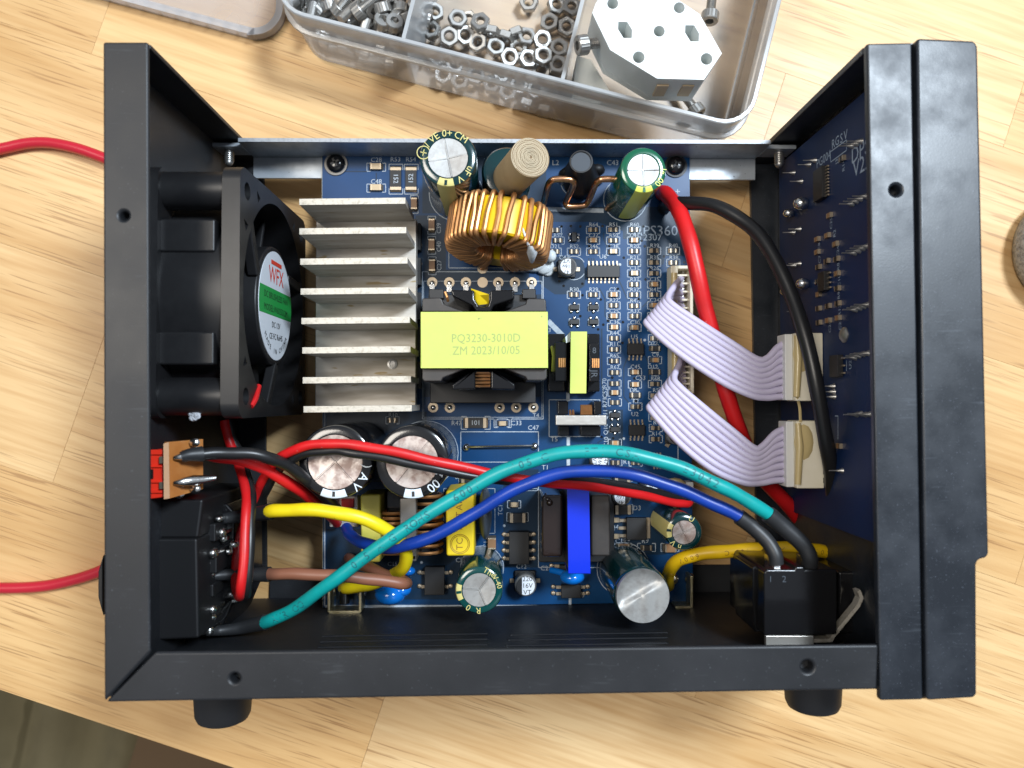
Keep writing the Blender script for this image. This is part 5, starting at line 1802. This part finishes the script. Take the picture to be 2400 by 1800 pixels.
# brackets holding the lower edge
for x0, x1, y0, y1 in ((776, 848, 1376, 1429), (1578, 1616, 1345, 1419)):
    a, b = P(x0, y0, 17), P(x1, y1, 17)
    g = G()
    g.box(((a.x + b.x) / 2, b.y, 17), (b.x - a.x, 1.0, 6))
    if x0 < 1000:
        g.box((a.x, (a.y + b.y) / 2, 17), (0.8, a.y - b.y, 6))
    g.box((b.x, (a.y + b.y) / 2, 17), (0.8, a.y - b.y, 6))
    g.obj('edge_bracket', 'brass', pcb, bevel=0.15)
    for dx in (-0.33, 0.33):
        p = P((x0 + x1) / 2 + dx * (x1 - x0) * 1.5, y0 + 12, 14.5)
        G().ball(p, 1.6, 12, (1, 1.2, .6)).obj('solder_joint', 'solder', pcb, smooth=50)
p = P(806, 1416, 18)
G().cyl((p.x, p.y + 4, 17), (p.x, p.y, 17), 1.5, n=14).obj('bracket_screw', 'black_gloss', pcb, smooth=40)
sk.obj('silkscreen', 'silk', pcb, fix=False)
sd_.obj('silkscreen', 'silk_dim', pcb, fix=False)
# ------------------------------------------------------------------ control board behind the front frame
XC = 86.6
ctl = empty('control_board', (XC, 20, 10), 'dark blue control board standing upright behind the front frame', 'circuit board')
yt, yb_ = PX(1900, 290, XC).y, PX(1930, 1190, XC).y
G().box((XC + 0.8, (74.0 - 33.0) / 2, 43), (1.6, 107.0, 68)).obj('board', 'pcb_control', ctl)
cs = G()
XD, YD = Vector((0, 0.0, 1)), Vector((0, 1, 0))
ZX, ZY = Vector((0, 0, 1)), Vector((0, 1, 0))
def Cx(px, py, off=0.06):
    return PX(px, py, XC - off)
def ctext(s, px, py, size, xd=(0, 0, 1), yd=(0, 1, 0)):
    cs.text(s, Cx(px, py), size, xd, yd)
ctext('DPS-', 2020, 352, 5.6)
ctext('V2.0', 2022, 386, 5.6)
ctext('PG004', 1930, 374, 3.4)
for s_, x, y in (('R', 1953, 338), ('G', 1962, 331), ('S', 1972, 325), ('V', 1982, 317)):
    ctext(s_, x, y, 3.4)
for s_, x, y in (('J3', 1961, 378), ('R14', 1977, 388), ('C25', 1948, 523), ('R2', 1956, 547), ('C24', 1964, 590), ('R8', 1965, 625), ('C10', 1967, 658), ('R9', 1966, 692), ('R13', 1968, 727), ('C27', 1969, 760), ('C26', 1945, 766), ('U2', 1993, 855), ('C8', 1920, 578), ('C7', 1921, 608)):
    ctext(s_, x, y, 1.9, (0, 1, 0), (0, 0, -1))
def cline(a, b, w=0.25):
    p, q = Cx(*a), Cx(*b)
    d = (q - p).normalized()
    n_ = Vector((1, 0, 0)).cross(d) * (w / 2)
    cs.add([p - n_, q - n_, q + n_, p + n_], [(0, 1, 2, 3)])
for a, b in (((1946, 356), (1984, 328)), ((1984, 328), (1984, 352)), ((1984, 352), (1947, 380)), ((1947, 380), (1946, 356)), ((1957, 975), (1964, 975)), ((1964, 975), (1964, 1030)), ((1984, 845), (1984, 870))):
    cline(a, b)
cs.obj('silkscreen', 'silk_dim', ctl, fix=False)
# chips on the upright board
def cchip(px, py, kind, along=1):
    p = Cx(px, py, 0)
    m_ = {'R': 'black_epoxy', 'C': 'ceramic_brown'}[kind]
    name = {'R': 'chip_resistor', 'C': 'chip_capacitor'}[kind]
    o = G().box((p.x - 0.45, p.y, p.z), (0.8, 1.25, 1.2)).obj(name, m_, ctl)
    for s in (-1, 1):
        G().box((p.x - 0.42, p.y, p.z + s * 0.9), (0.84, 1.3, 0.6)).obj('terminal', 'tinned_pad', o)
for x, y, k in ((1943, 552, 'C'), (1948, 505, 'C'), (1919, 561, 'C'), (1919, 591, 'C'), (1922, 626, 'R'), (1962, 572, 'C'), (1942, 612, 'R'), (1965, 607, 'R'), (1966, 641, 'C'), (1967, 676, 'R'),
                (1968, 711, 'R'), (1968, 745, 'C'), (1921, 660, 'R'), (1922, 690, 'C'), (1922, 723, 'R'), (1923, 756, 'R'), (1945, 717, 'R'), (1945, 751, 'C'), (1978, 372, 'R'), (1970, 1045, 'C')):
    cchip(x, y, k)
def cic(px, py, wy, wz, npin):
    p = Cx(px, py, 0)
    o = G().box((p.x - 0.9, p.y, p.z), (1.5, wy, wz)).obj('chip', 'black_epoxy', ctl, bevel=0.1, seg=1)
    for s in (-1, 1):
        for i in range(npin):
            G().box((p.x - 0.4, p.y - wy / 2 + wy * (i + .5) / npin, p.z + s * (wz / 2 + 0.5)), (0.5, 0.4, 1.1)).obj('pin', 'tinned_pad', o)
cic(1930, 432, 8.5, 6.0, 10)
cic(1938, 660, 5.2, 4.2, 4)
cic(1968, 858, 5.6, 5.0, 3)
# leads of display parts poking through: solder cones with wire tails
def tail(px, py, r, L_=3.5, bright='steel'):
    p = Cx(px, py, 0)
    g = G().lathe([(r, 0), (r * .7, 0.6), (r * .35, 1.4), (0.18, 1.8), (0.16, L_), (0, L_ + .05)], p, axis=(-1, 0, 0), n=10)
    g.obj('solder_tail', bright, ctl, smooth=50)
for x, y in ((2000, 342), (2010, 337), (2020, 331), (2000, 478), (2010, 472), (2020, 466), (2032, 460), (2006, 593), (2016, 588), (2026, 582), (2036, 577), (2008, 726), (2018, 722), (2028, 718), (2036, 714),
             (2006, 838), (2016, 834), (2026, 830), (2036, 828), (2010, 972), (2020, 970), (2030, 972), (2040, 971), (1912, 376), (1899, 386), (1862, 405), (1880, 425), (1876, 537), (1862, 545), (1876, 618), (1864, 622), (1872, 730),
             (1955, 905), (1956, 918), (1957, 930), (1975, 1103)):
    tail(x, y, 0.75)
for x, y, r in ((1892, 477, 1.9), (1862, 500, 1.4), (1896, 665, 1.7), (1853, 683, 1.3)):
    p = Cx(x, y, 0)
    G().ball((p.x - 1.6, p.y, p.z), r, 12, (1.3, 1, 1)).obj('solder_blob', 'solder', ctl, smooth=60)
p = Cx(1980, 785, 0)
G().lathe([(2.0, 0), (2.0, .3), (1.2, 1.0), (0, 1.2)], p, axis=(-1, 0, 0), n=16).obj('board_screw', 'steel', ctl, smooth=40)
for y0, y1, x0, x1, lab_ in ((780, 940, 1841, 1916, 'cream plug socket on the upright board, upper of the two'), (986, 1145, 1844, 1936, 'cream plug socket on the upright board, lower of the two')):
    a, b = P(x0 + 22, y0, 41), P(x1, y1, 41)
    o = G().prism([(a.x, a.y), (XC - 0.05, a.y), (XC - 0.05, b.y), (a.x, b.y)], 34, 41).obj('ribbon_socket', 'connector_cream', ctl, bevel=0.35, label=lab_)
    c = P(x0, y0 + 3, 40)
    G().prism([(c.x, a.y - 0.2), (a.x - 0.02, a.y - 0.2), (a.x - 0.02, b.y + 0.2), (c.x, b.y + 0.2)], 33.5, 39.5).obj('plug', 'connector_white', o, bevel=0.25)
    g = G()
    g.tube([P(x0 + 26, y0 + 6, 41.2), P(x0 + 30, y0 + 60, 41.3), P(x0 + 26, y1 - 10, 41.2)], 0.9, 8, radii=[0.8, 1.1, 0.9])
    g.ball(P(x0 + 40, y0 + 50, 41), 2.4, 12, (1.1, 2.0, .25))
    g.obj('glue', 'glue_amber', o, smooth=60)
    for k in range(3):
        q = P(x1 - 2, y0 + 100 + 20 * k, 41.1)
        G().box((q.x, q.y, 40.2), (1.0, 1.3, 2)).obj('key_slot', 'black_print', o)
G().tube(spline([P(1868, 930, 41), P(1874, 955, 39), P(1876, 990, 41)], 5), 0.4, 6).obj('glue_strand', 'glue_amber', ctl, smooth=True)

# ------------------------------------------------------------------ ribbon cables
def ribbon(ca, cb, label, start_a, start_b):
    """ca, cb: pixel paths of the two outermost conductors"""
    root = empty('ribbon_cable', P(ca[0][0], ca[0][1], 20), label, 'ribbon cable', 'lilac ribbon cables')
    n = 8
    for i in range(n):
        t = i / (n - 1)
        pts = [P(start_a[0] + (start_b[0] - start_a[0]) * t, start_a[1] + (start_b[1] - start_a[1]) * t, 18)]
        for a, b in zip(ca, cb):
            pts.append(P(a[0] + (b[0] - a[0]) * t, a[1] + (b[1] - a[1]) * t, a[2] + (b[2] - a[2]) * t))
        G().tube(spline(pts, 7), 0.95, 10).obj('conductor', 'wire_lilac', root, smooth=True)
ribbon([(1583, 668, 25), (1567, 693, 29), (1574, 712, 31), (1640, 757, 33), (1720, 808, 36), (1775, 842, 37.5), (1800, 838, 37.5), (1822, 815, 37), (1845, 801, 36.6)],
       [(1548, 738, 24), (1519, 750, 27), (1522, 766, 29), (1590, 826, 32), (1690, 893, 35), (1760, 926, 37), (1795, 932, 37), (1822, 930, 37), (1845, 928, 36.6)],
       'flat lilac ribbon cable reaching the upper plug beside the thick red wire', (1598, 650), (1602, 772))
ribbon([(1592, 855, 25), (1580, 884, 29), (1592, 905, 31), (1650, 955, 33), (1720, 1012, 36), (1768, 1050, 37.5), (1788, 1045, 37.5), (1818, 1015, 37), (1850, 1000, 36.6)],
       [(1550, 935, 24), (1524, 950, 27), (1530, 968, 29), (1595, 1040, 32), (1670, 1100, 35), (1740, 1130, 37), (1780, 1132, 37), (1815, 1126, 37), (1850, 1124, 36.6)],
       'flat lilac ribbon cable reaching the lower plug above the teal wire', (1600, 822), (1604, 906))

# ------------------------------------------------------------------ single wires
def wire(name, m, pts, r, label, n=8, shrink=(), text=None, tmat=None, cat='wire'):
    pth = path(pts, n)
    k0 = RND.uniform(0, 6)
    for i, p in enumerate(pth[2:-2]):
        p += Vector((0.08 * math.sin(i * 0.42 + k0), 0.08 * math.sin(i * 0.55 + 2 * k0), 0.12 * math.sin(i * 0.36)))
    o = G().tube(pth, r, 14, radii=[r * (1 + 0.025 * math.sin(i * 0.7 + k0)) for i in range(len(pth))]).obj(name, m, smooth=True, label=label, category=cat)
    for sp in shrink:
        sp_pts = path(sp[0], 8)
        rr = [sp[1] + (sp[2] - sp[1]) * i / (len(sp_pts) - 1) for i in range(len(sp_pts))]
        G().tube(sp_pts, 1, 14, radii=rr).obj('heat_shrink', 'heat_shrink', o, smooth=True)
    if text:
        # lettering wrapped on the side turned to the camera
        ln = [0.0]
        for a, b in zip(pth, pth[1:]):
            ln.append(ln[-1] + (b - a).length)
        g = G()
        for st, s0, size, flip in text:
            for i, ch in enumerate(st):
                if ch == ' ':
                    continue
                s = s0 + (i if not flip else len(st) - 1 - i) * size * 0.72
                k = max(j for j in range(len(ln)) if ln[j] <= s) if s > 0 else 0
                k = min(k, len(pth) - 2)
                p = pth[k].lerp(pth[k + 1], (s - ln[k]) / max(ln[k + 1] - ln[k], 1e-6))
                t = (pth[k + 1] - pth[k]).normalized()
                view = (CL - p).normalized()
                view = (Vector((0, 0, 1)) - t * t.z).normalized()
                sd = view.cross(t)
                if flip:
                    t, sd = -t, -sd
                vs, fs = text_geo(ch)
                out = []
                for v in vs:
                    ang = v.y * size / r
                    out.append(p + t * (v.x * size) + (view * math.cos(ang) + sd * math.sin(ang)) * (r + 0.03))
                g.add(out, fs)
        g.obj('lettering', tmat, o, fix=False)
    return o
wire('thick_red_wire', 'wire_red', [(1553, 452, 15), (1562, 456, 19), (1588, 488, 26), (1612, 548, 31), (1632, 630, 33), (1655, 730, 31), (1682, 840, 29), (1712, 950, 27), (1746, 1045, 24), (1796, 1128, 20), (1862, 1200, 16), (1885, 1230, 14)], 2.3,
     'thick red wire running from the green capacitor down behind the ribbons')
wire('thick_black_wire', 'wire_black', [(1556, 488, 14), (1566, 480, 19), (1600, 476, 26), (1670, 482, 33), (1745, 520, 38), (1800, 580, 42), (1845, 670, 46), (1885, 780, 50), (1912, 900, 52), (1934, 1020, 50), (1950, 1130, 44), (1960, 1240, 36)], 1.95,
     'thick black wire arching over the cream plugs')
wire('teal_wire', 'wire_teal', [(605, 1462, 44), (640, 1452, 47), (700, 1420, 51), (780, 1362, 55), (870, 1295, 57), (980, 1220, 58), (1090, 1152, 59), (1190, 1100, 60), (1290, 1068, 61), (1390, 1057, 62), (1490, 1067, 63), (1590, 1095, 63), (1680, 1135, 63), (1750, 1172, 62), (1815, 1215, 60), (1850, 1245, 60)], 1.68,
     'teal wire crossing the whole case above every other wire', shrink=[([(1800, 1205, 60.5), (1830, 1230, 60), (1880, 1275, 60), (1897, 1305, 60), (1898, 1325, 59)], 2.1, 1.9), ([(622, 1458, 45), (580, 1468, 43), (550, 1474, 43), (515, 1478, 44), (492, 1480, 46)], 2.05, 1.1)],
     text=[('AVR OQ', 8, 2.7, 0), ('1015 AWG', 34, 2.7, 0), ('ROHS', 52, 2.7, 0), ('600V', 66, 2.7, 0), ('105 C', 82, 2.7, 0), ('FT1 CSA', 100, 2.7, 0), ('E3042', 124, 2.7, 0)], tmat='wire_teal_print')
wire('blue_wire', 'wire_blue', [(812, 1238, 26), (822, 1255, 32), (850, 1272, 40), (900, 1283, 46), (960, 1276, 49), (1040, 1245, 51), (1120, 1198, 53), (1210, 1146, 55), (1300, 1112, 56), (1400, 1103, 57), (1500, 1116, 58), (1590, 1146, 58), (1670, 1180, 58), (1740, 1215, 58), (1775, 1245, 58)], 1.62,
     'blue wire curving under the teal wire to the power switch', shrink=[([(1732, 1211, 58), (1765, 1236, 58), (1798, 1268, 59), (1816, 1298, 60), (1820, 1322, 60)], 2.0, 1.7)])
wire('yellow_wire', 'wire_yellow', [(620, 1201, 46), (650, 1197, 49), (720, 1195, 52), (800, 1203, 53), (870, 1223, 52), (920, 1252, 49), (950, 1290, 45), (948, 1325, 40), (915, 1352, 32), (860, 1372, 25), (815, 1378, 19), (806, 1378, 14.5)], 1.72,
     'bright yellow wire looping round the mains filter', shrink=[([(636, 1199, 47), (600, 1205, 45), (565, 1210, 44), (535, 1214, 44), (520, 1216, 45)], 2.15, 1.3)])
wire('brown_wire', 'wire_brown', [(615, 1346, 44), (650, 1345, 46), (720, 1346, 48), (800, 1350, 48), (870, 1358, 47), (935, 1366, 45), (952, 1368, 42), (945, 1362, 37), (900, 1345, 33), (850, 1325, 28), (825, 1312, 20), (818, 1308, 14.5)], 1.55,
     'brown wire doubling back below the yellow loop', shrink=[([(632, 1346, 45), (590, 1347, 44), (555, 1346, 44), (520, 1348, 45), (500, 1350, 46)], 2.0, 1.2)])
wire('amber_wire', 'wire_amber', [(1566, 1372, 15), (1566, 1352, 22), (1576, 1326, 29), (1606, 1306, 33), (1660, 1296, 35), (1730, 1290, 36), (1800, 1286, 37), (1870, 1286, 38), (1925, 1292, 38), (1965, 1306, 34), (1985, 1330, 24)], 1.85,
     'amber yellow wire printed 600V running to the power switch', text=[('FT1', 12, 1.9, 1), ('600V', 22, 1.9, 1), ('105°C', 34, 1.9, 1), ('AWG', 46, 1.9, 1), ('1015', 56, 1.9, 1)], tmat='wire_amber_print')
wire('selector_black_wire', 'wire_black', [(428, 1070, 64), (455, 1066, 63), (500, 1063, 61), (560, 1062, 59), (620, 1070, 57), (680, 1095, 52), (735, 1140, 46), (775, 1178, 34), (800, 1205, 20)], 1.5,
     'black wire soldered to the brown selector board', shrink=[([(424, 1071, 65), (445, 1066, 64), (474, 1064, 62.4)], 1.2, 1.9)])
wire('selector_red_wire', 'wire_red', [(484, 1064, 58), (520, 1072, 56), (580, 1082, 53), (650, 1115, 49), (710, 1155, 43), (760, 1195, 32), (790, 1225, 18)], 1.5,
     'red wire running beside the black selector wire to a white socket')
wire('fan_red_lead', 'wire_red', [(526, 985, 40), (533, 1020, 40), (548, 1060, 41), (566, 1110, 45), (576, 1150, 49), (577, 1200, 53), (573, 1280, 56), (567, 1360, 57), (563, 1395, 55), (557, 1390, 49), (552, 1340, 44), (560, 1270, 41), (580, 1205, 41), (600, 1160, 43), (620, 1118, 47), (650, 1078, 51), (700, 1050, 54), (760, 1040, 56), (820, 1042, 57), (900, 1054, 57), (1000, 1076, 56), (1100, 1098, 54), (1200, 1120, 52), (1300, 1133, 47), (1400, 1143, 41), (1500, 1160, 33), (1580, 1178, 26), (1608, 1180, 23), (1618, 1172, 20), (1612, 1162, 17)], 1.22,
     'thin red fan lead looping down then across both large black capacitors')
wire('fan_black_lead', 'wire_black', [(534, 985, 39), (543, 1025, 39), (562, 1062, 40), (578, 1110, 44), (588, 1150, 48), (589, 1200, 52), (585, 1280, 55), (581, 1360, 56), (577, 1392, 54), (570, 1388, 48), (566, 1340, 43), (574, 1270, 40), (594, 1210, 40), (614, 1168, 42), (634, 1128, 46), (664, 1090, 50), (712, 1064, 53), (770, 1056, 55), (820, 1060, 56), (900, 1073, 56), (1000, 1094, 55), (1100, 1114, 53), (1200, 1128, 51), (1300, 1124, 46), (1400, 1130, 40), (1500, 1146, 32), (1580, 1164, 25), (1612, 1168, 22), (1622, 1160, 19), (1612, 1152, 17)], 1.2,
     'thin black fan lead paired with the red lead over the capacitors')
